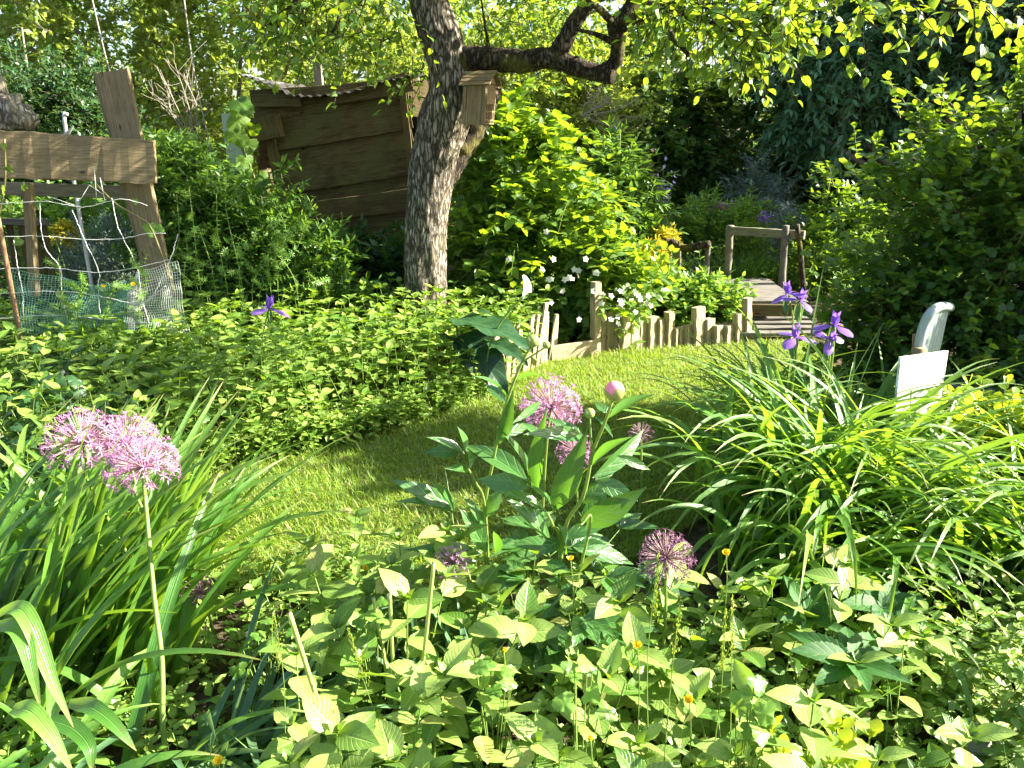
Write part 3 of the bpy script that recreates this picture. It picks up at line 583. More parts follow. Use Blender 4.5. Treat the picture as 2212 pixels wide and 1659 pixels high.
def roofmat():
    m, t, N, L = newmat('corrugated metal with moss'); tc = N('ShaderNodeTexCoord'); n1 = N('ShaderNodeTexNoise'); n1.inputs['Scale'].default_value = 6; n1.inputs['Detail'].default_value = 8; L(tc.outputs['Object'], n1.inputs[0])
    s = N('ShaderNodeSeparateXYZ'); L(tc.outputs['Object'], s.inputs[0])
    k = mathn(t, 'ADD', mathn(t, 'MULTIPLY', n1.outputs[0], .5), mathn(t, 'MULTIPLY_ADD', s.outputs[0], .55, .10))
    c = ramp(t, k, [(.0, (.16, .17, .18)), (.10, (.05, .04, .03)), (.25, (.018, .016, .01))])
    p = N('ShaderNodeBsdfPrincipled'); L(c, p.inputs['Base Color']); p.inputs['Roughness'].default_value = .6; o = N('ShaderNodeOutputMaterial'); L(p.outputs[0], o.inputs[0]); return m
ro = mb.build('roof', roofmat(), sh)
mb = MB(); K = 1500; ii = rng.integers(45, 129, K); jj = rng.integers(0, 5, K); P = Vr[ii, jj] + rng.normal(0, .01, (K, 3)); place(mb, leaf(1, 1, .35), P, rng.normal(0, 1, (K, 3)) + [0, 0, .6], rng.normal(0, 1, (K, 3)), .03)
mb.build('moss', M['moss'], ro)
# pale sheet and post leaning beside the shed
mb = MB(); board(mb, at(497, 245, 7.0), at(520, 420, 7.0), .15, .012, (0, -1, .05), n=6); tag(mb.build('metal_sheet', M['plastic']), 'pale grey sheet leaning against the left end of the shed', 'sheet')
mb = MB(); board(mb, at(685, 120, 8.9), [at(685, 120, 8.9)[0], 8.9, 0], .085, .08, (0, -1, 0), n=8); tag(mb.build('wooden_post', M['greywood']), 'square wooden post standing up behind the shed roof', 'post')

# ================================================================== LEFT FENCE
fr = root('plank_barrier', (at(300, 500, 4.9)[0], 4.9, 0), 'broad weathered plank nailed level across a tall leaning board', 'fence')
mb = MB(); board(mb, at(243, 154, 4.98), at(355, 640, 4.9), .212, .028, (-.15, -1, 0), wide1=.15, n=24, jit=.002, rnd=.3); board(mb, at(208, 158, 5.02), at(330, 640, 4.94), .03, .03, (-.15, -1, 0), n=10); mb.build('upright_board', M['postwood'], fr)
mb = MB(); board(mb, at(-160, 325, 4.62), at(336, 350, 4.78), .275, .034, (.1, -1, .12), wide1=.245, n=26, jit=.004, rnd=.55); mb.build('cross_plank', M['oldwood'], fr)
mb = MB(); board(mb, at(-160, 402, 5.15), at(290, 416, 5.15), .085, .045, (0, -1, .1), n=10, rnd=.2); mb.build('lower_rail', M['greywood'], fr)
mb = MB(); board(mb, at(60, 395, 5.05), at(75, 640, 5.05), .05, .05, (0, -1, 0), n=8, rnd=.35); mb.build('round_post', M['postwood'], fr)
# stake and wires
wf = root('wire_fence', (at(45, 740, 4.45)[0], 4.45, 0), 'sagging galvanised wire fence on a thin rusty stake, below the level plank', 'fence')
mb = MB(); tube(mb, smooth_path([at(-5, 470, 4.45), at(20, 600, 4.45), at(50, 760, 4.45), at(70, 860, 4.45)], 12), .014, 8); mb.build('stake', M['rust'], wf)
mb = MB()
Zc = lambda X, Y: (.3255 * X, 486 + .3255 * Y)
for w_ in ([(-300, 60), (0, 75), (290, 75), (560, 95), (810, 90), (960, 60), (1100, 55)], [(-300, 300), (0, 290), (270, 285), (400, 290), (650, 315), (900, 285), (1120, 230)], [(-200, 450), (0, 455), (400, 440), (700, 480), (940, 520), (1100, 400)], [(-200, 600), (0, 620), (400, 600), (1000, 650), (1200, 610)], [(-200, -140), (0, -140), (300, -155), (560, -120), (800, -170), (980, -130)],
           [(265, -150), (270, 0), (300, 150), (400, 290), (410, 440), (450, 640)], [(480, -100), (520, 0), (560, 95), (655, 310), (650, 420), (670, 640)], [(740, -180), (780, 0), (820, 90), (910, 285), (935, 450), (990, 660)], [(90, 100), (120, 290), (150, 450), (155, 660)], [(1180, 60), (1140, 200), (1060, 380), (1000, 480), (860, 560)]):
    p = smooth_path([at(*Zc(*q), 4.5) for q in w_], 50) + rng.normal(0, .0015, (50, 3)); tube(mb, p, .0020, 5)
for a, b in (((640, 1285), (740, 1120)), ((740, 1120), (860, 1200)), ((780, 960), (800, 1230)), ((830, 1060), (870, 1250)), ((390, 1210), (620, 1290))): tube(mb, [at(.2604 * a[0], 108 + .2604 * a[1], 4.55), at(.2604 * b[0], 108 + .2604 * b[1], 4.55)], .0016, 5)
mb.build('wires', M['wire'], wf)
nr_ = root('plastic_netting', (at(200, 690, 4.62)[0], 4.62, 0), 'crumpled fine plastic netting hung along the foot of the wire fence', 'netting')
top = smooth_path([at(*Zc(90, 290), 4.6), at(*Zc(430, 355), 4.55), at(*Zc(640, 400), 4.58), at(*Zc(850, 365), 4.6), at(*Zc(950, 295), 4.62), at(*Zc(1180, 240), 4.6)], 76)
bot = smooth_path([at(*Zc(110, 700), 4.6), at(*Zc(430, 720), 4.5), at(*Zc(700, 720), 4.6), at(*Zc(950, 720), 4.55), at(*Zc(1260, 720), 4.6)], 76)
for part, (i0, i1), mat in (('net_panel', (0, 48), 'net'), ('net_panel', (48, 76), 'netwhite')):
    mb = MB(); Gd = np.zeros((76, 26, 3))
    for j in range(26):
        s_ = j / 25; Gd[:, j] = top * (1 - s_) + bot * s_
        Gd[:, j, 1] += np.array([.05 * noise.noise(Vector((i * .07, j * .12, 2))) for i in range(76)]); Gd[:, j, 0] += np.array([.02 * noise.noise(Vector((i * .09, j * .15, 8))) for i in range(76)]); Gd[:, j, 2] += np.array([.02 * noise.noise(Vector((i * .1, j * .15, 15))) for i in range(76)])
    tubes3(mb, Gd[i0:i1], .0016); tubes3(mb, np.swapaxes(Gd[i0:i1], 0, 1), .0016); mb.build(part, M[mat], nr_)
# driftwood lump, little grey post, picket remains
mb = MB(); 
for pp, r_ in (([at(-60, 240, 5.6), at(0, 235, 5.55), at(45, 250, 5.5), at(75, 268, 5.5)], (.13, .10, .085, .05)), ([at(-20, 235, 5.6), at(0, 200, 5.6), at(4, 165, 5.6)], (.09, .05, .012)), ([at(-40, 270, 5.5), at(10, 262, 5.5), at(50, 262, 5.48)], (.09, .07, .03)), ([at(20, 240, 5.5), at(40, 215, 5.5), at(46, 203, 5.5)], (.05, .03, .012)), ([at(-60, 235, 5.6), at(-70, 400, 5.6), at(-70, 700, 5.6)], (.14, .13, .15))):
    n_ = 26; p = smooth_path(pp, n_); rg = np.array([[1 + .45 * noise.noise(Vector((j * .9, i * .35, r_[0] * 70))) for j in range(16)] for i in range(n_)]); tube(mb, p, np.interp(np.linspace(0, 1, n_), np.linspace(0, 1, len(r_)), r_), 16, ring=rg)
M['drift'] = barkmat('driftwood', (.30, .24, .18), (.52, .45, .36), (.75, .70, .60), (.45, .38, .25), .7)
tag(mb.build('tree_stump', M['drift']), 'sunlit bleached gnarled stump above the level plank', 'stump')
mb = MB(); tube(mb, smooth_path([at(146, 205 + 42, 5.9), at(143, 290, 5.9), [at(143, 290, 5.9)[0], 5.9, 0]], 8), .014, 8); tube(mb, smooth_path([at(142, 292, 5.88), at(150, 283, 5.86), at(158, 272, 5.85)], 6), np.linspace(.02, .004, 6), 6); tag(mb.build('pipe_post', M['wire']), 'thin grey pipe standing up just above the level plank', 'post')
pk = root('picket_fence', (at(50, 560, 6.0)[0], 6.0, 0), 'low brown picket panel with a top rail seen through the wire', 'fence')
for u in (18, 44, 70, 92): mb = MB(); board(mb, at(u, 480, 6.0), [at(u, 480, 6.0)[0], 6.0, .02], .05, .02, (0, -1, 0), n=6); mb.build('picket', M['shedwood'], pk)
mb = MB(); board(mb, at(-10, 478, 5.97), at(104, 480, 5.97), .035, .05, (0, 0, 1), n=6); mb.build('rail', M['deck'], pk)

# ================================================================== EDGING, BRIDGE
ed = root('timber_edging', gr(1430, 758), 'low edging of uneven upright timbers along the far side of the lawn', 'edging')
for (X0, X1, Yt, Yb) in [(800, 845, 385, 870), (845, 885, 495, 855), (885, 937, 585, 850), (940, 990, 655, 845), (992, 1045, 610, 855), (1047, 1108, 640, 845), (1110, 1158, 620, 835), (1172, 1238, 625, 830), (1240, 1296, 640, 825), (1298, 1345, 590, 822), (1350, 1368, 700, 822), (1369, 1425, 695, 812), (1427, 1488, 680, 812), (1487, 1555, 558, 812), (1558, 1620, 635, 805), (1624, 1690, 680, 805), (1693, 1760, 680, 800), (1763, 1824, 600, 795), (1832, 1876, 495, 790)]:
    u0, u1 = 1026 + .3174 * X0, 1026 + .3174 * X1; vt, vb = 486 + .3174 * Yt, 486 + .3174 * Yb - 3
    b = gr((u0 + u1) / 2, vb + 2); t_ = at((u0 + u1) / 2 + rng.normal(0, .7), vt, b[1] + .01); wd = (u1 - u0) * b[1] / F * 1.32
    a = rng.uniform(-.02, .12); mb = MB(); board(mb, b - [0, 0, .08], t_, wd, .055, (.55 + a, -.83, 0), n=6, jit=.0015, rnd=rng.random()); mb.build('post', M['sleeper'], ed)
pf = root('picket_edge', gr(1130, 800), 'short run of pale leaning pickets and a low board left of the timber edging', 'fence')
A, B = gr(1072, 835), gr(1195, 778)
for i in range(13):
    s_ = i / 12; b = A * (1 - s_) + B * s_; hh = .30 + .1 * rng.random() + (.08 if 5 < i < 10 else 0); mb = MB(); tp = b + [rng.normal(.03, .02), rng.normal(0, .015), hh]
    board(mb, b - [0, 0, .05], tp, .042, .014, (.75, -.66, 0), n=6, wide1=.030 if i % 2 else .042); mb.build('picket', M['sleeper'], pf)
mb = MB(); board(mb, gr(1190, 782) + [0, 0, .05], gr(1287, 770) + [0, 0, .06], .13, .03, (.35, -.93, .1), n=8, rnd=.4); mb.build('low_board', M['sleeper'], pf)

br = root('footbridge', (at(1640, 640, 7.1)[0], 7.1, 0), 'small wooden footbridge with rough handrails beyond the lawn', 'footbridge')
mb = MB(); p0, p1 = gr(1575, 612, .22), gr(1625, 650, .22); q0, q1 = gr(1660, 606, .22), gr(1722, 650, .22)
for i in range(9):
    s_ = i / 8; a = p0 * (1 - s_) + p1 * s_; b = q0 * (1 - s_) + q1 * s_; board(mb, a + [-.7 + .2 * s_, 0, 0], b, .125, .03, (0, 0, 1), n=8, rnd=rng.random() * .6)
mb.build('deck', M['deck'], br)
mb = MB(); board(mb, p1 + [-.3, -.08, -.06], q1 + [0, -.08, -.06], .10, .03, (0, -1, 0), n=6, rnd=.3); mb.build('edge_beam', M['shedwood'], br)
mb = MB()
for i in range(5):
    s_ = i / 4; a = gr(1600, 680, .06) * (1 - s_) + gr(1608, 720, .06) * s_; b = gr(1722, 678, .06) * (1 - s_) + gr(1735, 720, .06) * s_; board(mb, a + [-.25, 0, 0], b + [.1, 0, 0], .085, .03, (0, 0, 1), n=8)
mb.build('lower_step', M['deck'], br)
def rough_post(u0, v0, u1, v1, Y, r_, mat, nm='post'):
    mb = MB(); n_ = 18; p = smooth_path([at(u0, v0, Y), at((u0 + u1) / 2 + 1, (v0 + v1) / 2, Y), at(u1, v1, Y)], n_); rg = np.array([[1 + .2 * noise.noise(Vector((j * .8, i * .5, u0 * .1))) for j in range(10)] for i in range(n_)]); tube(mb, p, r_, 10, ring=rg); return mb.build(nm, M[mat], br)
rough_post(1577, 487, 1568, 640, 7.4, .036, 'greywood'); rough_post(1697, 487, 1684, 670, 7.05, .032, 'deck'); rough_post(1722, 485, 1736, 625, 7.0, .024, 'barkdark')
rough_post(1447, 528, 1440, 640, 7.4, .022, 'deck'); rough_post(1530, 530, 1520, 640, 7.2, .024, 'deck'); rough_post(1467, 528, 1465, 620, 7.5, .018, 'greywood')
mb = MB(); board(mb, at(1580, 498, 7.38), at(1738, 508, 7.0), .075, .05, (0, -1, 0), n=10, rnd=.3); mb.build('handrail', M['greywood'], br)
mb = MB(); n_ = 30; p = smooth_path([at(1437, 523, 7.38), at(1455, 524, 7.36), at(1472, 535, 7.35), at(1500, 533, 7.25), at(1533, 527, 7.15)], n_); rg = np.array([[1 + .3 * noise.noise(Vector((j * .8, i * .4, 7))) for j in range(10)] for i in range(n_)]); tube(mb, p, .033, 10, ring=rg)
for u in (1465, 1492, 1510): tube(mb, [at(u, 530, 7.3), at(u + 3, 521, 7.3)], .008, 5)
mb.build('branch_rail', M['barkdark'], br)

# ================================================================== SIGN, CHAIR, CANE, STONES
def signmat():
    m, t, N, L = newmat('worn white paint'); tc = N('ShaderNodeTexCoord'); n1 = N('ShaderNodeTexNoise'); n1.inputs['Scale'].default_value = 14; n1.inputs['Detail'].default_value = 7; L(tc.outputs['Object'], n1.inputs[0])
    c = ramp(t, n1.outputs[0], [(.46, (.74, .74, .70)), (.5, (.45, .45, .41))]); n2 = N('ShaderNodeTexNoise'); n2.inputs['Scale'].default_value = 45; L(tc.outputs['Object'], n2.inputs[0])
    c = mixc(t, ramp(t, n2.outputs[0], [(.68, 0.0), (.72, .7)]), c, (.2, .19, .16)); p = N('ShaderNodeBsdfPrincipled'); L(c, p.inputs['Base Color']); p.inputs['Roughness'].default_value = .55
    o = N('ShaderNodeOutputMaterial'); L(p.outputs[0], o.inputs[0]); return m
sg = root('garden_sign', (at(1985, 850, 3.05)[0], 3.05, 0), 'blank weathered white board nailed to a round stake above the daylilies', 'sign')
mb = MB(); q = [at(1944, 771, 2.90), at(2046, 757, 3.10), at(2024, 903, 3.06), at(1928, 924, 2.86)]; nn = nrm(np.cross(q[1] - q[0], q[3] - q[0])); nn = nn if nn[1] < 0 else -nn
v = [x + nn * .005 for x in q] + [x - nn * .005 for x in q]; mb.add(v, [[0, 1, 2, 3], [7, 6, 5, 4], [0, 4, 5, 1], [1, 5, 6, 2], [2, 6, 7, 3], [3, 7, 4, 0]], smooth=False); mb.build('board', signmat(), sg)
mb = MB(); tube(mb, smooth_path([at(1986, 752, 3.11), at(1965, 920, 3.08), [at(1950, 950, 3.05)[0], 3.05, -.05]], 10), .030, 14, rnd=.5); mb.build('stake', M['boxwood'], sg)
mb = MB(); s0 = at(1991, 775, 3.035) + nn * .006; tube(mb, [s0 - nn * .01, s0 + nn * .004], .003, 8); mb.build('nail', M['rust'], sg)
ch = root('garden_chair', (at(2030, 760, 3.45)[0] + .15, 3.45, 0), 'white plastic garden chair with a ribbed back half hidden by the shrub behind the sign', 'chair')
mb = MB(); o_ = at(1988, 750, 3.15); tube(mb, smooth_path([o_ - [0, 0, .25], at(1986, 745, 3.15), at(1997, 700, 3.15), at(2012, 674, 3.15), at(2032, 662, 3.25), at(2052, 664, 3.35)], 24), .020, 10); mb.build('back_frame', M['plastic'], ch)
for i in range(7):
    u = 2006 + i * 7; p_ = at(u, 676 - i * 3, 3.16 + .03 * i); mb = MB(); board(mb, p_, p_ - [.012, 0, .30], .020, .006, (.4, -.9, 0), n=4, jit=.0003); mb.build('back_slat', M['plastic'], ch)
mb = MB(); sc_ = at(2045, 790, 3.5); board(mb, [sc_[0] - .16, 3.45, .40], [sc_[0] + .28, 3.45, .40], .38, .02, (0, 0, 1), n=6, jit=.0003); mb.build('seat', M['plastic'], ch)
for dx, dy in ((-.2, -.18), (.26, -.18), (-.2, .18), (.26, .18)): mb = MB(); tube(mb, [[sc_[0] + dx * .8 + .04, 3.45 + dy, .40], [sc_[0] + dx * .9 + .04, 3.45 + dy * 1.1, 0]], .018, 8); mb.build('leg', M['plastic'], ch)
mb = MB(); tube(mb, smooth_path([at(1975, 722, 3.3), at(1968, 800, 3.3), [at(1960, 800, 3.3)[0], 3.3, 0]], 8), .008, 8); tag(mb.build('bamboo_cane', M['boxwood']), 'thin bamboo cane standing just behind the white board', 'cane')
def rock(loc, r_, label, seed):
    mb = MB(); n1, n2 = 20, 28; th = np.linspace(.02, np.pi - .02, n1)[:, None]; ph = np.linspace(0, TAU, n2, endpoint=False)[None]
    d = np.stack([np.sin(th) * np.cos(ph), np.sin(th) * np.sin(ph), np.cos(th) * np.ones_like(ph)], -1); k = np.array([[1 + .3 * noise.noise(Vector(x) * 1.6 + Vector((seed, 0, 0))) + .08 * noise.noise(Vector(x) * 6) for x in row] for row in d])
    V = np.array(loc) + d * k[..., None] * np.array(r_); i = np.arange(n1 - 1)[:, None] * n2; j = np.arange(n2)[None]; kk = (j + 1) % n2
    mb.add(V, [np.stack([i + j, i + n2 + j, i + n2 + kk, i + kk], -1).reshape(-1, 4)]); tag(mb.build('stone', M['stone']), label, 'stone', 'stones at the foot of the bed')
rock(gr(2105, 1610, .05), (.085, .06, .05), 'grey rounded stone in the bottom right corner, nearest the viewer', 1)
rock(gr(2095, 1500, .04), (.10, .06, .035), 'flat pale stone among the leaves above the rounded one', 4)
rock(gr(2185, 1560, .03), (.06, .05, .04), 'small stone at the right edge of the bed', 8)

# ================================================================== BACKGROUND HEDGES AND TREES
def X(u, Y): return at(u, 400, Y)[0]
bush('sunlit_tree', 'tall pale yellow-green sunlit tree filling the top left behind the shed', 'tree',
     [((-6.4, 13, 2.6), (1.7, 1.2, 2.5)), ((-4.3, 13, 2.4), (1.6, 1.2, 2.5)), ((-2.6, 12.6, 2.0), (1.4, 1.1, 1.9)), ((-8.2, 13, 3.0), (1.6, 1.2, 2.8)), ((-4.6, 13.2, 4.8), (1.8, 1.2, 1.3)), ((-3.2, 12.9, 3.7), (1.0, .9, .9))], 7600, 5, T_loz, .115, .34, M['pale'], M['treebark'], base=(-4.6, 13, 0), nlimb=16, r0=.05, trunk=True, r=.004, jit=.9, shell=.72)
bush('sunlit_tree', 'farther sunlit tree closing the gaps at the top left corner', 'tree', [((x_, 16.5, 3.2), (1.9, 1.2, 3.0)) for x_ in (-11, -8.2, -5.4, -2.6, -.4)], 4200, 5, T_loz, .15, .4, M['weed'], M['treebark'], base=(-6, 16.5, 0), nlimb=10, r0=.06, trunk=True, r=.004, jit=.9, shell=.6)
bush('willow', 'thinner sunlit willowy tree directly behind the shed roof', 'tree',
     [((-1.9, 11.2, 1.7), (.9, .8, 1.6)), ((-1.0, 11.6, 1.5), (.8, .8, 1.5))], 1900, 5, T_loz, .085, .34, M['pale'], M['treebark'], nlimb=10, r0=.035, trunk=True, r=.004, jit=.9, shell=.6)
bush('holly_bush', 'dark glossy evergreen bush behind the level plank, left of the leaning board', 'bush',
     [((-5.5, 9.3, 1.4), (.6, .6, 1.05)), ((-4.85, 9.3, 1.45), (.5, .55, .95))], 2000, 5, T_loz, .075, .22, M['dark'], M['treebark'], r0=.04, jit=.6, shell=.4)
bush('elder_bush', 'light green bush filling the gap between the trunk and the thick limb', 'bush',
     [((.15, 10.2, 1.9), (1.0, .7, 1.35)), ((1.05, 10.4, 1.7), (.6, .7, 1.3)), ((1.9, 11.9, 2.6), (.7, .5, .9))], 2700, 5, T_loz, .085, .28, M['pale'], M['treebark'], r0=.05, jit=.6, shell=.35)
bush('laurel_hedge', 'tall dark laurel hedge with pale new shoots on top, behind the footbridge', 'hedge',
     [((1.9, 11.2, 1.4), (1.1, .8, 1.45)), ((3.3, 11.4, 1.5), (1.2, .8, 1.6)), ((4.8, 11.4, 1.4), (1.2, .8, 1.6)), ((6.4, 11.2, 1.4), (1.3, .8, 1.7)), ((2.6, 11.2, .5), (1.3, .7, .7)), ((4.6, 11.2, .5), (1.6, .7, .7))], 5200, 5, T_ovlo, .12, .26, M['laurel'], M['treebark'], r0=.04, jit=.45, shell=.45, upd=.3)
bush('ash_tree', 'big blue-green tree with drooping sprays in shade at the top right', 'tree',
     [((4.3, 9.8, 2.55), (1.35, .9, .8)), ((5.6, 9.6, 3.3), (1.6, 1.0, 1.3)), ((4.0, 10, 1.7), (.8, .6, .5)), ((7.4, 9.4, 3.0), (1.6, 1.1, 1.9)), ((5.6, 10.2, 1.9), (1.2, .6, .6)), ((9.3, 10.8, 3.2), (1.6, 1.2, 2.6))], 7600, 6, leaf(3, 1, .21, w_ovate, .25, .25), .125, .34, M['blue'], M['treebark'], base=(6.1, 9.8, 0), nlimb=20, r0=.10, trunk=True, r=.005, upd=-.25, droop=.5, jit=.45, shell=.4)
bush('far_hedge', 'distant low hedge line seen only through gaps in the leaves', 'hedge',
     [((x, 19 + (x % 3), .9), (2.4, 1.2, 1.5)) for x in range(-15, 17, 3)], 5200, 5, T_loz, .22, .5, M['laurel'], M['treebark'], r0=.05, shell=.5)
bush('dogwood', 'blue-green shrub just behind the right slope of the mock orange', 'shrub',
     [((X(1340, 8), 8, .75), (.42, .4, .75)), ((X(1385, 8), 8, .5), (.35, .35, .45)), ((X(1310, 8), 8.1, 1.1), (.25, .3, .5))], 700, 5, T_lan, .11, .24, M['thick'], M['stem'], shell=.35)
bush('astilbe', 'grey-green feathery shrub in front of the dark hedge above the wooden handrail', 'shrub', [((X(1640, 9.6), 9.6, .7), (.42, .4, .62)), ((X(1690, 9.4), 9.4, .5), (.3, .3, .4))], 560, 8, T_nar, .07, .26, M['lavender'], M['stem'], shell=.3)
bush('rose_bush', 'fresh green leafy bush with reddish tips left of the square handrail post', 'shrub', [((X(1530, 8.6), 8.6, .5), (.42, .4, .42)), ((X(1610, 8.7), 8.7, .5), (.32, .4, .38)), ((X(1470, 8.8), 8.8, .35), (.35, .4, .35))], 700, 5, T_lan, .085, .22, M['weed'], M['redstem'], shell=.35, upd=.9)
bush('wormwood', 'small silvery shrub rising over the right end of the handrail', 'shrub', [((X(1705, 7.9), 7.9, .62), (.16, .16, .28))], 150, 8, T_nar, .05, .18, M['lavender'], M['twig'], shell=.2, upd=1)
bush('spurge', 'bright yellow shrub beside the dark branch rail', 'shrub', [((X(1418, 7.3), 7.3, .42), (.14, .15, .2)), ((X(1450, 7.7), 7.7, .58), (.10, .12, .10))], 190, 6, T_lan, .05, .12, M['yellowleaf'], M['stem'], shell=.3)
bush('hydrangea', 'low dark green leafy shrub inside the timber edging', 'shrub', [((X(1500, 6.35), 6.35, .20), (.30, .28, .26)), ((X(1570, 6.4), 6.4, .20), (.24, .25, .24)), ((X(1440, 6.5), 6.5, .2), (.2, .2, .22))], 520, 5, T_ovlo, .065, .16, M['weed'], M['stem'], shell=.4, upd=.7)
bush('bramble', 'low tangled green plants between the footbridge and the dark shrub', 'shrub', [((X(1760, 7.6), 7.6, .35), (.3, .3, .4)), ((X(1830, 7.8), 7.8, .6), (.4, .4, .6))], 380, 5, T_ovlo, .07, .18, M['snow'], M['stem'])
def clump(name, label, cat, ctr, n, L, W, az=None, e0=(1.0, 1.5), bend=(.8, 2.2), spread=.08, mat='day', nseg=10, group=None, p=1.3, tw=None):
    c = np.array([ctr[0], ctr[1], 0.]); rt = root(name, c, label, cat, group); mb = MB()
    a = rng.random(n) * TAU if az is None else rng.uniform(az[0], az[1], n)
    ba = c + np.c_[rng.normal(0, spread, n), rng.normal(0, spread, n), np.full(n, -.01)]
    blades(mb, ba, a, rng.uniform(L[0], L[1], n), rng.uniform(*e0, n), rng.uniform(*bend, n), rng.uniform(W[0], W[1], n), n=nseg, p=p, twist=None if tw is None else rng.normal(0, tw, n)); mb.build('leaves', M[mat], rt); return rt
for u, Y_, lab in ((1640, 7.9, 'bright grass clump seen under the wooden handrail'), (1500, 7.5, 'dark strappy clump behind the dark branch rail'), (1385, 7.7, 'narrow upright iris foliage left of the branch rail')):
    clump('grass_clump', lab, 'grass clump', (X(u, Y_), Y_), 260, (.35, .62), (.008, .014), mat='weed' if u != 1500 else 'dark', spread=.13, bend=(.5, 1.8), nseg=6)
# spots of colour far back
def spots(name, label, cat, ctr, r_, n, mat, sz=.03, group=None):
    mb = MB(); P = np.array(ctr) + rng.normal(0, 1, (n, 3)) * r_; place(mb, leaf(2, 1, .35), P, rng.normal(0, 1, (n, 3)), rng.normal(0, 1, (n, 3)), sz)
    t3 = np.linspace(0, 1, 3)[None, :, None]; Q = P[::4]; g0 = Q * [1, 1, 0]; tubes3(mb, g0[:, None] * (1 - t3) + Q[:, None] * t3, .003, 1); o = mb.build(name, [M[mat], M['stem']]); tag(o, label, cat, group)
M['paleiris'] = plain('pale iris petal', (.42, .38, .72), .5, trans=(.5, .45, .8))
spots('iris_spikes', 'pale lilac iris flowers on tall spikes in front of the laurel hedge', 'flowers', at(1432, 425, 8.2), (.05, .05, .16), 60, 'paleiris', .05)
spots('pink_flower', 'small pink flower head far back above the green bush', 'flower', at(1562, 448, 8.6), (.07, .04, .035), 90, 'pink', .04)
spots('blue_flower', 'small blue-violet flower just left of the silvery shrub', 'flower', at(1652, 470, 8.2), (.035, .03, .03), 40, 'iris', .04)
# bare twiggy bits
def bare(name, label, base, tips, Y, nsub=14, r_=.006, cat='dead branch', spread=.16):
    mb = MB(); b = at(*base, Y)
    for (u, v) in tips:
        e = at(u, v, Y + rng.normal(0, .1)); p = smooth_path([b, (b + e) / 2 + rng.normal(0, .04, 3), e], 10); tube(mb, p, np.linspace(r_, r_ * .35, 10), 5)
        K = nsub; i = rng.integers(2, 10, K); s0 = p[i]; d = nrm(e - b) * .5 + rng.normal(0, .6, (K, 3)); t3 = np.linspace(0, 1, 4)[None, :, None]
        P = s0[:, None] + d[:, None] * spread * t3 * rng.uniform(.4, 1.3, (K, 1, 1)) + rng.normal(0, .008, (K, 4, 3)); tubes3(mb, P, r_ * .3)
    tag(mb.build(name, M['twig']), label, cat)
bare('dead_shrub', 'bunch of pale bare stems to the right of the leaning board', (420, 310), [(375, 130), (345, 150), (395, 165), (360, 190), (430, 200), (330, 205), (450, 230)], 7.6)
bare('dead_branch', 'grey leafless branch hanging before the dark laurel hedge', (1255, 250), [(1330, 190), (1365, 250), (1320, 220), (1345, 280), (1375, 215), (1300, 200)], 8.8, 30)
for (u0, v0, u1, v1, lb) in ((190, -40, 290, 330, 'slim bare pole leaning in the sunlit foliage, the left one'), (395, -20, 455, 330, 'slim pale bare stem in the sunlit foliage, nearer the shed'), (600, -30, 650, 210, 'slim pale bare stem rising just behind the shed roof')):
    mb = MB(); tube(mb, smooth_path([at(u0, v0, 11.5), at((u0 + u1) / 2 - 6, (v0 + v1) / 2, 11.5), at(u1, v1, 11.5), [at(u1, v1, 11.5)[0], 11.5, 0]], 16), .011, 6); tag(mb.build('bare_stem', M['twig']), lb, 'stem')

# left, beyond the fence
bush('lavender_bush', 'rounded blue-grey lavender bush seen through the wire fence', 'bush', [((X(225, 6.4), 6.4, .42), (.42, .35, .50)), ((X(150, 6.5), 6.5, .3), (.25, .3, .38))], 900, 9, T_nar, .045, .22, M['lavender'], M['stem'], shell=.35, upd=1.2, spread=.45)
bush('garden_perennials', 'yellow-green leafy plants behind the lavender, above it through the wire', 'plants', [((X(160, 7.6), 7.6, .55), (.6, .4, .55)), ((X(300, 7.4), 7.4, .5), (.5, .4, .6)), ((X(20, 7.6), 7.6, .5), (.5, .4, .5))], 900, 5, T_ovlo, .07, .2, M['weed'], M['stem'])
bush('golden_plant', 'small golden yellow plant between the picket panel and the lavender', 'plant', [((X(120, 6.9), 6.9, .72), (.10, .1, .09))], 110, 5, T_ovlo, .035, .08, M['yellowleaf'], M['stem'], base=(X(120, 6.9), 6.9, 0), nlimb=4, r0=.006)
bush('weed_thicket', 'rambling dark green weeds climbing between the leaning board and the shed', 'shrub',
     [((X(420, 6.1), 6.1, .75), (.5, .35, .72)), ((X(560, 6.0), 6.0, .65), (.45, .35, .6)), ((X(660, 5.9), 5.9, .45), (.4, .3, .45)), ((X(380, 6.3), 6.3, 1.2), (.3, .3, .35))], 1900, 6, T_lan, .085, .24, M['thick'], M['stem'], shell=.4, per=2, upd=.3, jit=.6)
bush('ivy', 'dark ivy-like leaves at the shed corner below the plank wall', 'climber', [((X(700, 6.5), 6.5, .5), (.45, .25, .4)), ((X(800, 6.5), 6.5, .4), (.35, .2, .35)), ((X(850, 6.2), 6.2, .35), (.22, .2, .4))], 520, 5, T_ovlo, .09, .18, M['dark'], M['stem'])
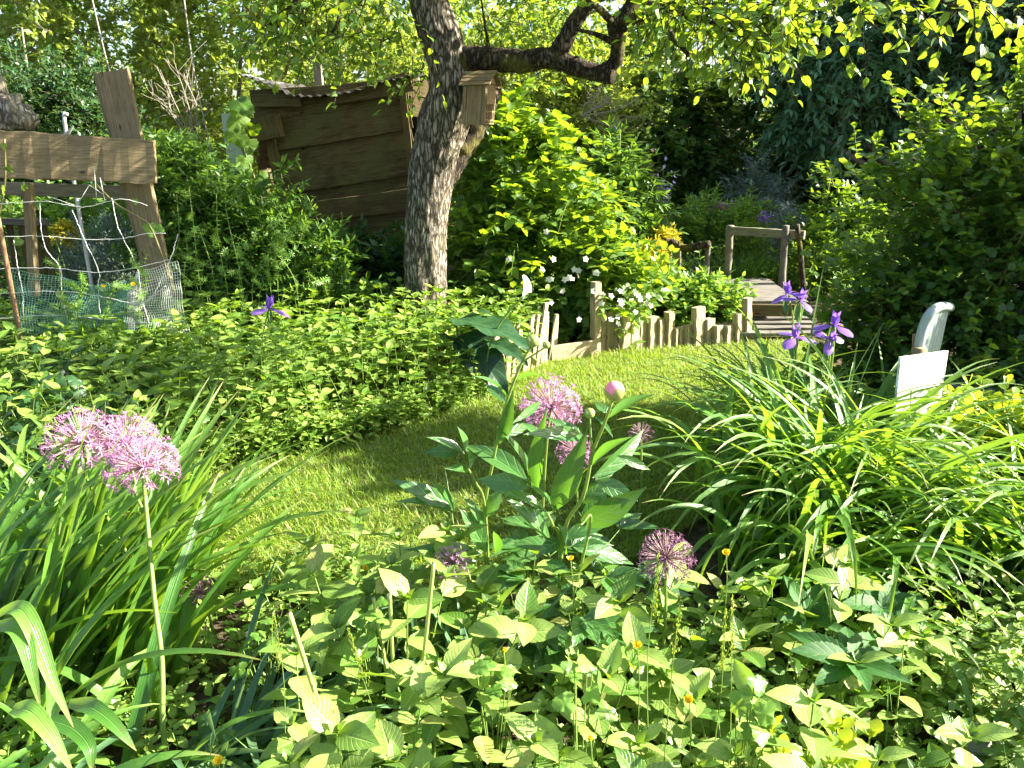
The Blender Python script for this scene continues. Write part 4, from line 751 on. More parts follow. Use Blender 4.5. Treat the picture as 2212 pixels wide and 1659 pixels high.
# grape vine with a few large lobed leaves at the shed's left corner
def lobed(W=.5):
    a = np.linspace(-2.75, 2.75, 33); r = .55 * (1 + .22 * np.cos(a * 2.5)) * (1 + .06 * np.cos(a * 17)); v = [(0, 0.02, 0)]; lf = [(0, 0, 0)]
    for k, (x, q) in enumerate(zip(a, r)): v.append((math.sin(x) * q, .42 + math.cos(x) * q * .95, -.12 * q + .05 * math.sin(5 * x))); lf.append((x / 3, .5 + .5 * math.cos(x), 0))
    v.append((0, .42, .05)); lf.append((0, .5, 0)); c = len(v) - 1; f = [[c, i + 1, i] for i in range(1, 33)] + [[c, 1, 0], [c, 0, 33]]
    return np.array(v, float), np.array(f), np.array(lf, float)
T_lob = lobed()
def vine(name, label, Y, leaves, stem, cat='climber', mat='mound', size=1.0):
    b = at(*stem[0], Y); rt = root(name, (b[0], Y, 0), label, cat); mb, ms = MB(), MB()
    P = np.array([at(u, v, Y + rng.normal(0, .05)) for u, v, s in leaves]); sz = np.array([s for *_, s in leaves]) * Y / F * size
    place(mb, T_lob, P, np.c_[rng.normal(0, .5, len(P)), rng.normal(0, .3, len(P)), rng.normal(-.6, .4, len(P))], np.array([[.3, -1, .5]]) + rng.normal(0, .35, P.shape), sz)
    tube(ms, smooth_path([at(u, v, Y) for u, v in stem], 20), .006, 5); mb.build('leaves', M[mat], rt); ms.build('stem', M['redstem'], rt)
vine('grape_vine', 'large lobed vine leaves hanging at the left corner of the shed', 6.8, [(510, 215, 45), (525, 250, 40), (500, 280, 42), (540, 300, 34), (530, 340, 36), (560, 380, 30), (498, 240, 30), (550, 270, 26), (520, 380, 30)], [(600, 640), (560, 420), (520, 300), (515, 210)])
vine('vine_tendril', 'thin shoot with pale lobed leaves arching over the wire fence', 4.7, [(322, 485, 26), (338, 490, 18), (208, 398, 14), (290, 430, 12)], [(205, 395), (250, 440), (300, 470), (330, 500), (380, 640)], cat='vine', mat='weed')
vine('shade_vine', 'dark lobed leaves hanging in front of the level plank at the far left', 4.55, [(8, 310, 14), (55, 398, 16), (20, 440, 18), (5, 400, 20), (80, 440, 12), (30, 520, 20), (14, 360, 14)], [(-30, 640), (-10, 500), (10, 400), (10, 300)], cat='vine')
# white-flowered mock orange mound
mo = bush('mock_orange', 'sunlit mound of arching yellow-green leafy stems right of the tree trunk', 'shrub',
     [((X(1105, 6.5), 6.5, 1.30), (.40, .42, .62)), ((X(1165, 6.4), 6.4, .95), (.56, .5, .72)), ((X(1205, 6.2), 6.15, .55), (.72, .55, .55)), ((X(1300, 6.0), 6.0, .42), (.38, .42, .42)), ((X(1085, 6.3), 6.2, .6), (.42, .45, .6))], 1500, 5, T_app, .098, .30, M['mound'], M['stem'], upd=.1, droop=.55, per=2, jit=.4, shell=.55, noise_amp=.2, nlimb=22, r0=.009)
ml, ms = MB(), MB(); P = np.array([at(*q) for q in [(1240, 330, 6.3), (1290, 420, 6.1), (1340, 480, 5.9), (1380, 530, 5.8), (1330, 560, 5.6), (1370, 600, 5.6), (1200, 240, 6.4), (1280, 380, 6.2), (1390, 580, 5.8), (1310, 520, 5.7), (1245, 180, 6.5), (1160, 175, 6.5)]]); 
twigs(ml, ms, P - [.1, 0, .05], np.tile([.8, -.2, .25], (12, 1)) + rng.normal(0, .2, (12, 3)), .42, 7, T_app, .075, droop=.5, jit=.4, r=.003); ml.build('foliage', M['mound'], mo); ms.build('stems', M['stem'], mo)
mb = MB(); pos = [(x_ + rng.normal(0, 16), y_ + rng.normal(0, 12)) for x_, y_ in [(1230, 600), (1345, 650), (1390, 640), (1380, 655), (1350, 660), (1320, 690), (1290, 640), (1250, 585), (1200, 650), (1180, 600)] for _ in range(3)] + [(1135, 618), (1250, 585), (1290, 640), (1230, 600), (1345, 650), (1380, 640), (1395, 655), (1400, 640), (1360, 655), (1320, 690), (1335, 700), (1250, 690), (1340, 630), (1410, 560), (1290, 590), (1340, 690), (1300, 655), (1265, 560), (1405, 660), (1320, 640), (1195, 560), (1100, 560), (1180, 500)]
for u, v in pos:
    c = at(u, v, 5.5 + rng.normal(0, .08)); k = 5; a = rng.random() * TAU + np.arange(5) * TAU / 5; ax = nrm(np.array([.3, -.8, .4]) + rng.normal(0, .3, 3)); s1 = nrm(np.cross(ax, [0, 0, 1])); s2 = np.cross(ax, s1)
    d = np.cos(a)[:, None] * s1 + np.sin(a)[:, None] * s2 + ax * .35; place(mb, leaf(2, 1, .45, w_round), np.tile(c, (5, 1)), d, [ax], .026)
mb.build('flowers', M['white'], mo)

# ================================================================== SNOWBERRY SHRUB, RIGHT
sb = bush('snowberry_shrub', 'large round-leaved shrub on the right, sunlit on top and dark below', 'shrub',
     [((2.38, 4.0, 1.0), (.68, .42, .74)), ((3.1, 3.95, 1.08), (.85, .5, .78)), ((2.02, 3.95, .5), (.40, .3, .48)), ((2.7, 3.6, .45), (.62, .25, .42)), ((2.5, 3.45, .3), (.45, .18, .3))], 3300, 6, T_rnd, .048, .26, M['snow'], M['redstem'], upd=.5, jit=.45, shell=.35, nlimb=26, r0=.012, droop=.15, r=.002)
ml, ms = MB(), MB(); S = [((1945, 255), (1922, 160)), ((2030, 260), (2040, 165)), ((2130, 330), (2145, 200)), ((2190, 300), (2200, 170)), ((2080, 340), (2075, 240)), ((1850, 330), (1845, 270)), ((1870, 370), (1900, 290)), ((2160, 420), (2165, 300)), ((1990, 330), (1985, 230)), ((2100, 260), (2135, 140)), ((1800, 400), (1790, 350))]
for a, b in S:
    p0, p1 = at(*a, 4.5), at(*b, 4.4); twigs(ml, ms, p0[None], (p1 - p0)[None], np.linalg.norm(p1 - p0), 7, T_rnd, .045, droop=.05, spread=.75, jit=.35, r=.004)
for a, b in [((1935, 640), (1925, 540)), ((1880, 560), (1935, 440)), ((1935, 560), (1960, 450)), ((1800, 450), (1850, 540)), ((2060, 640), (2110, 560)), ((2120, 650), (2060, 590)), ((2080, 700), (2050, 620)), ((2180, 690), (2160, 620)), ((2060, 620), (1990, 560)), ((2120, 720), (2150, 640)), ((1900, 740), (1898, 600)), ((1830, 660), (1800, 600)), ((2070, 600), (2170, 580))]:
    p0, p1 = at(*a, 3.8), at(*b, 3.7); twigs(ml, ms, p0[None], (p1 - p0)[None], np.linalg.norm(p1 - p0), 7, T_rnd, .034, droop=.1, spread=.75, jit=.45, r=.003)
ml.build('foliage', M['snow'], sb); ms.build('stems', M['redstem'], sb)

bush('added_shade_shrub', 'unseen tall shrub added outside the right edge of the picture to shade the lawn', 'shrub', [((4.4, 3.8, 1.35), (.8, .34, 1.35)), ((4.0, 3.7, .7), (.7, .34, .7))], 1200, 5, T_ovlo, .09, .25, M['snow'], M['treebark'], r0=.03)  # out-of-view shrub, added to cast the dark band across the lawn

bush('added_shade_tree', 'unseen tree added outside the right edge to shade the bottom left of the picture', 'tree', [((3.95, 1.25, 2.65), (.3, .3, .15)), ((6.2, 1.3, 2.5), (.5, .5, .5))], 170, 5, T_app, .09, .25, M['apple'], M['bark'], base=(6.2, 1.2, 0), r0=.06, trunk=True, nlimb=4)  # unseen tree, its small crown added to darken the lower left plants

# ================================================================== LEFT BED
BED = np.array([gr(*q)[:2] for q in [(1045, 862), (980, 890), (880, 925), (760, 962), (620, 992), (480, 1020), (400, 1050), (330, 1085), (230, 1110), (150, 1120)]] + [(-3.3, 3.9), (-3.6, 5.2), (-2.5, 5.4), (-1.6, 5.9), (-.3, 5.9), (.15, 5.4), (.05, 4.8)])
FR = BED[:10]
def dist_edge(q): return np.min([np.hypot(*(q - (a + (b - a) * np.clip(((q - a) @ (b - a)) / ((b - a) @ (b - a)), 0, 1)[:, None])).T) for a, b in zip(FR[:-1], FR[1:])], 0)
q = inpts(BED, 2600); keep = []; grid = {}
for i, x in enumerate(q):                                          # even spacing
    c_ = (int(x[0] / .088 + 900), int(x[1] / .088 + 900))
    if c_ not in grid: grid[c_] = 1; keep.append(i)
q = q[keep]; d = dist_edge(q); n = len(q)
q = q + rng.normal(0, .012, q.shape); hh = np.clip(.16 + 1.4 * d, .16, .44) * rng.uniform(.75, 1.2, n) + .05 * np.sin(q[:, 0] * 4.1) * np.cos(q[:, 1] * 3.3) * (d > .25)
mb, ms = MB(), MB()
whorl(mb, ms, np.c_[q, np.zeros(n)], hh, rng.uniform(.05, .35, n), rng.normal(-1.0, .8, n), 5, np.clip(.060 + .05 * d, .06, .088) * rng.uniform(.8, 1.2, n), T_ov, elev=(-.35, .3))
o = mb.build('ground_cover', M['loose2']); tag(o, 'dense bed of pale green opposite-leaved plants left of the lawn', 'ground cover', kind='stuff'); e_ = FR[rng.integers(0, 9, 520)]; i_ = rng.integers(0, 9, 520); u_ = rng.random((520, 1)); e_ = FR[i_] * (1 - u_) + FR[i_ + 1] * u_ + np.c_[rng.normal(0, .03, 520), rng.uniform(-.02, .22, 520)]
mb2 = MB(); whorl(mb2, ms, np.c_[e_, np.zeros(520)], rng.uniform(.06, .22, 520), rng.uniform(.1, .5, 520), rng.normal(-1.2, .6, 520), 5, rng.uniform(.04, .058, 520), T_ov, elev=(-.3, .3)); tag(mb2.build('bed_edging_leaves', M['loose2']), 'small leaves spilling over the lawn edge of the left bed', 'ground cover', kind='stuff')
tag(ms.build('ground_cover_stems', M['stem']), 'thin stems under the pale green leafy bed', 'ground cover', kind='stuff')
mb = MB(); n = 480; c_ = np.array([X(500, 4.6), 4.7, .30]); P = inpts(BED, n); P = np.c_[P, rng.uniform(.18, .36, n)]; P = P[P[:, 0] < -.9]; n = len(P)   # toothed balm leaves among them
place(mb, leaf(9, 1, .38, w_ovate, .2, .25, serr=.12), P, np.c_[rng.normal(0, 1, n), rng.normal(-.5, 1, n), rng.normal(0, .25, n)], np.array([[.3, -.3, 1]]) + rng.normal(0, .3, (n, 3)), .088)
tag(mb.build('balm_leaves', M['weed']), 'toothed fresh green balm leaves mixed into the left bed', 'ground cover', kind='stuff')
# cranesbill, dark ferny foliage, at the left edge
T_fern = lobed(); 
for k, (u, Y_, lb) in enumerate([(60, 3.9, 'dark lobed cranesbill mound at the left edge under the netting'), (180, 4.35, 'cranesbill mound in shade directly in front of the netting'), (20, 3.2, 'cranesbill mound nearest the viewer at the left edge')]):
    c = np.array([X(u, Y_), Y_, 0.]); rt = root('cranesbill', c, lb, 'plant', 'cranesbill mounds at the left edge'); mb, ms = MB(), MB(); P, D = blobpts([((c[0], c[1], .12), (.42, .36, .34 + .03 * k))], 520, .5, .25, zmin=.03)
    place(mb, T_fern, P, D * .6 + rng.normal(0, .5, P.shape), D + [0, -.2, .8], .05 * rng.uniform(.7, 1.3, len(P)))
    t3 = np.linspace(0, 1, 4)[None, :, None]; Q = P[::3]; b0 = c + (Q - c) * [.3, .3, 0]; tubes3(ms, b0[:, None] * (1 - t3) + Q[:, None] * t3, .0018); mb.build('leaves', M['dark'] if k != 1 else M['weed'], rt); ms.build('stems', M['stem'], rt)
# cleavers: whorled stems along the fence
CLT = {}
ends = [((430, 640), (395, 505)), ((470, 660), (440, 480)), ((520, 650), (545, 500)), ((560, 640), (590, 540)), ((400, 640), (360, 560)), ((490, 620), (470, 430)), ((360, 620), (375, 430)), ((610, 640), (700, 600)), ((430, 600), (420, 400)), ((520, 600), (500, 380)), ((545, 620), (640, 500)), ((300, 680), (285, 560)), ((150, 690), (135, 555)), ((170, 690), (165, 600)), ((230, 700), (240, 610)), ((600, 600), (680, 440)), ((580, 560), (600, 430)), ((640, 620), (620, 480))]
for k, (a, b) in enumerate(ends):
    Y_ = 5.0 if a[0] > 320 else 4.5; p0, p1 = at(*a, Y_), at(*b, Y_ - .05); g0 = np.array([p0[0], Y_ + .05, 0]); path = smooth_path([g0, p0, (p0 + p1) / 2 + rng.normal(0, .05, 3), p1 + rng.normal(0, .02, 3)], 34)
    rt = root('cleavers', g0, 'straggling cleavers stem with whorls of narrow light green leaves by the fence', 'weed', 'cleavers stems along the fence'); CLT[rt.name] = tuple(p1); mb, ms = MB(), MB(); tube(ms, path, .0022, 4)
    for i in range(8 + k % 2, 34, 2):
        T = nrm(path[min(i + 1, 33)] - path[i - 1]); s1 = nrm(np.cross(T, [.3, .9, .1])); s2 = np.cross(T, s1); m_ = 7; a_ = np.arange(m_) * TAU / m_ + i
        dd = np.cos(a_)[:, None] * s1 + np.sin(a_)[:, None] * s2 + T * .45; place(mb, T_nar, np.tile(path[i], (m_, 1)), dd, np.tile(T, (m_, 1)) + rng.normal(0, .3, (m_, 3)), .040 * (1 - .4 * i / 34) * rng.uniform(.6, 1.2, m_), wscale=1.8)
    for s0 in path[14::4]:                                        # side shoots
        dd = rng.normal(0, .6, 3) + [0, -.2, .5]; pp = s0[None] + nrm(dd)[None] * np.linspace(0, .10, 5)[:, None]; tube(ms, pp, .0015, 3)
        for x in pp[1:]:
            T = nrm(dd); s1 = nrm(np.cross(T, [.3, .9, .1])); s2 = np.cross(T, s1); a_ = np.arange(6) * TAU / 6; place(mb, T_nar, np.tile(x, (6, 1)), np.cos(a_)[:, None] * s1 + np.sin(a_)[:, None] * s2 + T * .4, np.tile(T, (6, 1)), .026, wscale=1.6)
    mb.build('leaves', M['weed'], rt); ms.build('stem', M['stem'], rt)

# ---- flower builders
def iris_flower(rt, c, s=.085, tilt=(0, 0, 1), az0=None):
    up = nrm(np.array(tilt, float)); s1 = nrm(np.cross(up, [.2, 1, .1])); s2 = np.cross(up, s1); a0 = rng.random() * TAU if az0 is None else az0
    fall = leaf(7, 2, .34, w_obov, -.3, .75, wave=.05); std = leaf(6, 2, .27, w_ovate, .7, -.15, wave=.07)
    for k in range(3):
        a = a0 + k * TAU / 3; d = math.cos(a) * s1 + math.sin(a) * s2; mb = MB()
        place(mb, fall, [c], [d * .9 + up * .45], [up], s, mi=0); place(mb, leaf(2, 1, .12), [c + d * s * .25 + up * s * .14], [d * .9 + up * .25], [up], s * .34, mi=1); mb.build('fall', [M['iris'], M['irisy']], rt)
        a += TAU / 6; d = math.cos(a) * s1 + math.sin(a) * s2; mb = MB(); place(mb, std, [c], [d * .45 + up], [-d], s * .85); mb.build('standard', M['iris'], rt)
def iris(c, label, stem, s=.085, tilt=(0, 0, 1)):
    c = np.array(c); g = np.array(stem[-1], float); rt = root('iris', (g[0], g[1], 0), label, 'iris', 'purple irises'); mb = MB(); tube(mb, smooth_path([c - [0, 0, .005]] + stem, 14), .004, 6); mb.build('stem', M['stem'], rt)
    mb = MB(); place(mb, leaf(4, 1, .12, w_lance, .6, .05), [c - [0, 0, .09]] * 2, [[.1, 0, 1], [-.15, 0, 1]], [[.8, -.5, 0], [-.8, -.6, 0]], .10); mb.build('sheath', M['allleaf'], rt); iris_flower(rt, c, s, tilt)
def dn(u, v, Y_): p = at(u, v, Y_); return [p, np.array([p[0], Y_ + .02, 0])]
iris(at(581, 668, 4.3), 'single pale violet iris standing in the left bed of pale green leaves', [at(573, 700, 4.3), at(570, 760, 4.32)] + [np.array([X(570, 4.35), 4.35, 0])], .10, (.2, 0, 1))
iris(at(1704, 636, 3.15), 'uppermost purple iris, in front of the footbridge deck, left bloom of the high pair', dn(1712, 740, 3.15), .068, (-.3, 0, 1))
iris(at(1728, 650, 3.12), 'purple iris touching the uppermost one on its right', dn(1722, 745, 3.1), .065, (.2, -.2, 1))
iris(at(1717, 730, 3.0), 'purple iris below the high pair, half sunk in the daylily leaves', dn(1716, 800, 3.0), .075, (0, -.2, 1))
iris(at(1802, 705, 3.05), 'deep violet iris farthest to the right, nearest the dark shrub', dn(1795, 800, 3.05), .078, (0, -.1, 1))
iris(at(1792, 735, 3.0), 'violet iris just under the deep violet one', dn(1788, 810, 3.0), .06, (.1, -.5, .7))
mb = MB()
for a, b in [((1740, 770), (1770, 572)), ((1715, 730), (1725, 612)), ((1820, 760), (1862, 680)), ((1850, 800), (1955, 705)), ((1840, 790), (1878, 700))]:
    p0, p1 = at(*a, 3.1), at(*b, 3.05); blades(mb, [p0 - [0, 0, .25]], [math.atan2(p1[1] - p0[1], p1[0] - p0[0])], np.linalg.norm(p1 - p0) + .27, math.asin((p1 - p0)[2] / np.linalg.norm(p1 - p0)), .05, .012, n=8, twist=0)
tag(mb.build('iris_leaves', M['allleaf']), 'stiff spear-like iris leaves standing above the right daylilies', 'leaves')

def allium(c, rad, label, Yg=None, stem=None, mats=('pink', 'pinkstalk'), nfl=120, low=-.75, stemr=.0045, lean=(0, 0, 1)):
    c = np.array(c, float); g = np.array([c[0] + .01, c[1] + .03, 0.]) if stem is None else np.array(stem[-1]); rt = root('allium', (g[0], g[1], 0), label, 'allium', 'alliums')
    ms = MB(); pts = [c, (c + g) / 2 + [.01, 0, 0], g] if stem is None else [c] + [np.array(s) for s in stem]; tube(ms, smooth_path(pts, 16), np.linspace(stemr * .8, stemr * 1.2, 16), 8); ms.build('stem', M['stem'], rt)
    i = np.arange(nfl) + .5; z = 1 - i / nfl * (1 - low); a = i * 2.39996; d = np.stack([np.sqrt(1 - z ** 2) * np.cos(a), np.sqrt(1 - z ** 2) * np.sin(a), z], -1) + rng.normal(0, .08, (nfl, 3)); d = nrm(d); L_ = rad * rng.uniform(.78, 1.0, nfl)
    E = c + d * L_[:, None]; t3 = np.linspace(0, 1, 3)[None, :, None]; mb = MB(); tubes3(mb, c[None, None] * (1 - t3) + E[:, None] * t3 + np.array([0, 0, .002]) * t3, .0011, 0); mb.build('flower_stalks', M[mats[1]], rt)
    mb = MB(); s1 = nrm(np.cross(d, [.3, .5, .8])); s2 = np.cross(d, s1); T_p = leaf(1, 1, .16, lambda t: t * 0 + .6, .3, -.1); T_p = leaf(2, 1, .10, w_lance, .3, .1)
    for k in range(6):
        a = k * TAU / 6; dd = math.cos(a) * s1 + math.sin(a) * s2 + d * rng.uniform(.15, .9, (nfl, 1)); place(mb, T_p, E, dd, d, rad * .17 * rng.uniform(.8, 1.15, nfl), wscale=1.0)
    tubes3(mb, np.stack([E, E + d * rad * .05], 1), .0022, 0); mb.build('florets', M[mats[0]], rt); return rt
allium(at(180, 958, 2.1), .108, 'loose lilac-pink allium head highest at the left', stem=[at(188, 1010, 2.1), at(200, 1060, 2.12), [X(215, 2.15), 2.15, 0]], nfl=95, low=-.45)
allium(at(270, 958, 2.15), .095, 'lilac-pink allium head in the middle of the left trio, behind the lowest', stem=[at(292, 1040, 2.12), at(308, 1100, 2.1), [X(330, 2.1), 2.1, 0]], nfl=120, low=-.35)
allium(at(308, 1010, 1.9), .098, 'lowest of the three left alliums, lilac-pink, on a long bare pale stem', stem=[at(315, 1090, 1.85), at(333, 1290, 1.72), at(350, 1430, 1.62), at(352, 1575, 1.55), [at(352, 1575, 1.55)[0], 1.55, 0]], nfl=130, low=-.35, stemr=.0062)
allium(at(1190, 880, 2.45), .108, 'big pink allium globe behind the peony, in front of the sunlit lawn', stem=[at(1178, 1000, 2.45), [X(1176, 2.5), 2.5, 0]], nfl=140, low=-.8)
allium(at(1242, 975, 2.55), .07, 'small pink allium lower behind the peony leaves', nfl=80)
allium(at(1438, 1205, 1.85), .078, 'dull purple fading allium globe at the foot of the right daylilies', mats=('purple', 'greypink'), nfl=130)
allium(at(432, 1280, 2.0), .055, 'faded dark allium head low over the lawn edge near the long bare stem', mats=('purple', 'greypink'), nfl=60, low=-.2)
allium(at(975, 1215, 1.95), .055, 'magenta allium half hidden under the left peony leaves', mats=('pink', 'greypink'), nfl=70)
allium(at(2196, 680, 3.7), .06, 'dim purple allium in shade at the right edge in front of the shrub', mats=('purple', 'greypink'), nfl=70)
allium(at(1385, 940, 2.7), .05, 'dark faded allium tucked in the left edge of the daylily leaves', mats=('purple', 'greypink'), nfl=60)

# white arum with dark leaves
ar = root('arum_lily', (at(1040, 800, 4.5)[0], 4.5, 0), 'arum lily with huge dark wavy leaves and one white trumpet flower', 'arum lily')
T_big = leaf(16, 4, .30, lambda t: np.sin(np.pi * np.clip(t * .96 + .04, 0, 1) ** .62) ** .8, .2, .25, wave=.10)
for (a, b, Y0, Y1, ws, nh_) in [((985, 690), (1152, 712), 4.6, 4.35, 1.0, (.15, -.12, 1)), ((1000, 720), (1100, 840), 4.6, 4.35, .95, (.2, -.75, .55)), ((1060, 740), (1140, 765), 4.6, 4.4, .8, (0, -.2, 1)), ((1010, 760), (955, 705), 4.6, 4.5, .7, (-.2, -.3, .9))]:
    mb = MB(); p0, p1 = at(*a, Y0), at(*b, Y1); place(mb, T_big, [p0], [p1 - p0], [nh_], np.linalg.norm(p1 - p0), wscale=ws); mb.build('leaf', M['calla'], ar)
    mb = MB(); tube(mb, smooth_path([p0, p0 - [-.02, 0, .15], [at(1040, 800, 4.5)[0], 4.5, 0]], 10), .007, 6); mb.build('leaf_stalk', M['stem'], ar)
mb = MB(); c = at(1128, 645, 4.45); n1, n2 = 12, 24; ax = nrm(np.array([.35, -.25, .75])); s1 = nrm(np.cross(ax, [0, 1, 0])); s2 = np.cross(ax, s1); V = []
for i in range(n1):
    s_ = i / (n1 - 1)
    for j in range(n2):
        a = j / n2 * TAU; r_ = .007 + .038 * s_ ** 2.2 * (1 + .35 * math.cos(a)); V.append(c + ax * (.10 * s_ + .035 * s_ ** 2 * math.cos(a)) + (math.cos(a) * s1 + math.sin(a) * s2) * r_)
i = np.arange(n1 - 1)[:, None] * n2; j = np.arange(n2)[None]; k = (j + 1) % n2; mb.add(np.array(V), np.stack([i + j, i + k, i + n2 + k, i + n2 + j], -1).reshape(-1, 4)); mb.build('flower', M['white'], ar)
mb = MB(); tube(mb, smooth_path([c + ax * .01, at(1100, 672, 4.47), at(1060, 740, 4.5), [at(1040, 800, 4.5)[0], 4.5, 0]], 14), .006, 6); mb.build('flower_stem', M['stem'], ar)

# ================================================================== DAYLILY CLUMPS
dg = 'daylily clumps'
clump('daylily', 'large arching daylily clump filling the right middle, in front of the white board', 'daylily', (1.22, 2.75), 440, (.62, 1.1), (.026, .040), e0=(1.15, 1.54), bend=(1.15, 2.5), spread=.17, group=dg, nseg=14, p=1.6)
clump('daylily', 'daylily clump whose leaves sweep out past the right edge of the picture', 'daylily', (1.95, 2.55), 400, (.55, .92), (.022, .034), e0=(1.0, 1.5), bend=(1.1, 2.3), spread=.2, group=dg, nseg=14, p=1.5)
clump('daylily', 'smaller daylily clump behind, dark leaves arching over the far end of the lawn', 'daylily', (1.35, 3.65), 240, (.5, .85), (.015, .026), e0=(1.1, 1.5), bend=(1.3, 2.4), spread=.14, group=dg, nseg=12, p=1.5)
clump('daylily', 'daylily leaves curving low over the hellebore in front of the big clump', 'daylily', (1.05, 2.35), 90, (.5, .8), (.028, .042), az=(-2.9, .3), e0=(1.1, 1.5), bend=(1.8, 2.9), spread=.14, group=dg, nseg=14, p=1.7)
clump('daylily', 'broad-leaved daylily clump at the lower left, leaves slanting up to the right', 'daylily', (-1.32, 1.95), 150, (.6, 1.0), (.038, .055), az=(-.3, 1.7), e0=(.95, 1.4), bend=(.3, 1.2), spread=.16, group=dg, nseg=12, tw=.5)
clump('daylily', 'daylily clump behind the lower left one, under the allium trio', 'daylily', (-1.65, 2.45), 120, (.5, .85), (.028, .042), e0=(1.1, 1.5), bend=(.6, 2.0), spread=.15, group=dg, nseg=12)
clump('daylily', 'daylily clump in the bottom left corner with curling broad leaves', 'daylily', (-1.12, 1.35), 60, (.4, .62), (.032, .05), e0=(1.0, 1.5), bend=(.9, 2.3), spread=.14, group=dg, nseg=12)
clump('allium_leaves', 'limp blue-green strap leaves lying in shade at the foot of the long bare allium stem', 'leaves', (-.72, 1.55), 95, (.35, .62), (.022, .036), az=(-2.0, 1.6), e0=(.3, 1.2), bend=(.4, 1.4), spread=.11, mat='allleaf', nseg=10)
clump('allium_leaves', 'blue-green strap leaves standing among the leafy plants under the peony', 'leaves', (-.12, 1.75), 26, (.3, .5), (.02, .03), e0=(.9, 1.5), bend=(.2, .8), spread=.07, mat='allleaf', nseg=8)
# hero leaves curling at the bottom left
def ribbon(mb, pts, W, nh, n=24, fold=.35):
    p = smooth_path(pts, n); t = np.linspace(0, 1, n); T = nrm(np.gradient(p, axis=0)); S = nrm(np.cross(T, np.array(nh, float))); U = np.cross(S, T); wd = W * (1 - t ** 3) * np.minimum(1, .5 + 2 * t) + .001
    V = np.stack([p - S * wd[:, None] / 2 + U * wd[:, None] * fold / 2, p, p + S * wd[:, None] / 2 + U * wd[:, None] * fold / 2], 1); i = (np.arange(n - 1)[:, None] * 3 + np.arange(2)[None]).ravel()
    Lf = np.zeros((n, 3, 3)); Lf[..., 0] = [-1, 0, 1]; Lf[..., 1] = t[:, None]; Lf[..., 2] = rng.random(); mb.add(V, np.stack([i, i + 1, i + 4, i + 3], -1), Lf)
rt = root('lily_leaves', (-.95, 1.05, 0), 'pair of broad bent leaves nearest the viewer at the bottom left', 'leaves')
Zz = lambda X_, Y_: (.2838 * X_, 1188 + .2838 * Y_)
for pts in ([(-60, 520, 1.15), (130, 445, 1.12), (235, 560, 1.1), (330, 800, 1.08), (420, 1050, 1.06), (560, 1350, 1.04)], [(-60, 590, 1.12), (110, 585, 1.1), (190, 700, 1.08), (240, 900, 1.06), (310, 1210, 1.04)], [(100, 1210, 1.02), (230, 1230, 1.0), (380, 1400, .98), (560, 1700, .96)], [(520, 1170, 1.2), (700, 1200, 1.15), (870, 1330, 1.12), (1040, 1530, 1.1)], [(380, 1290, 1.1), (560, 1360, 1.08), (680, 1500, 1.05), (700, 1700, 1.03)]):
    mb = MB(); ribbon(mb, [at(*Zz(a, b), c) for a, b, c in pts], .030, (.25, -.5, .85)); mb.build('leaf', M['day'], rt)

# ================================================================== PEONY
Z4 = lambda X_, Y_: (864 + .293 * X_, 756 + .293 * Y_)
pe = root('peony', (at(1200, 1400, 2.0)[0], 2.0, 0), 'tall peony with dark glossy divided leaves and a fat bud showing pink', 'peony')
def stem(pts, r0, r1, nm='stem'):
    mb = MB(); p = smooth_path(pts, 24); tube(mb, p, np.linspace(r0, r1, 24), 8); mb.build(nm, M['stem'], pe)
stem([(at(1205, 1400, 2.02)[0], 2.02, 0), at(*Z4(1200, 1390), 2.0), at(*Z4(1350, 1080), 1.97), at(*Z4(1420, 760), 1.95), at(*Z4(1500, 560), 1.93), at(*Z4(1565, 380), 1.92)], .0065, .004)
stem([(at(1060, 1350, 2.15)[0], 2.15, 0), at(*Z4(620, 1300), 2.13), at(*Z4(640, 1050), 2.1), at(*Z4(680, 850), 2.08), at(*Z4(740, 560), 2.06), at(*Z4(800, 340), 2.05), at(*Z4(900, 90), 2.05), at(1148, 748, 2.05)], .006, .0035)
stem([(at(1205, 1400, 2.02)[0], 2.02, 0), at(*Z4(1180, 1440), 2.0), at(*Z4(1130, 1300), 1.95), at(*Z4(1090, 1210), 1.92)], .006, .004); stem([(at(1060, 1350, 2.15)[0], 2.15, 0), at(*Z4(630, 1200), 2.1), at(*Z4(560, 980), 2.05), at(*Z4(505, 880), 2.03)], .005, .003)
stem([at(*Z4(1412, 720), 1.95), at(*Z4(1405, 600), 1.94), at(*Z4(1400, 500), 1.94)], .003, .0025); stem([(at(1205, 1400, 2.02)[0], 2.02, 0), at(*Z4(1400, 1300), 1.95), at(*Z4(1330, 1290), 1.9)], .005, .003)
stem([at(*Z4(900, 90), 2.05), at(1178, 750, 2.03)], .003, .002)
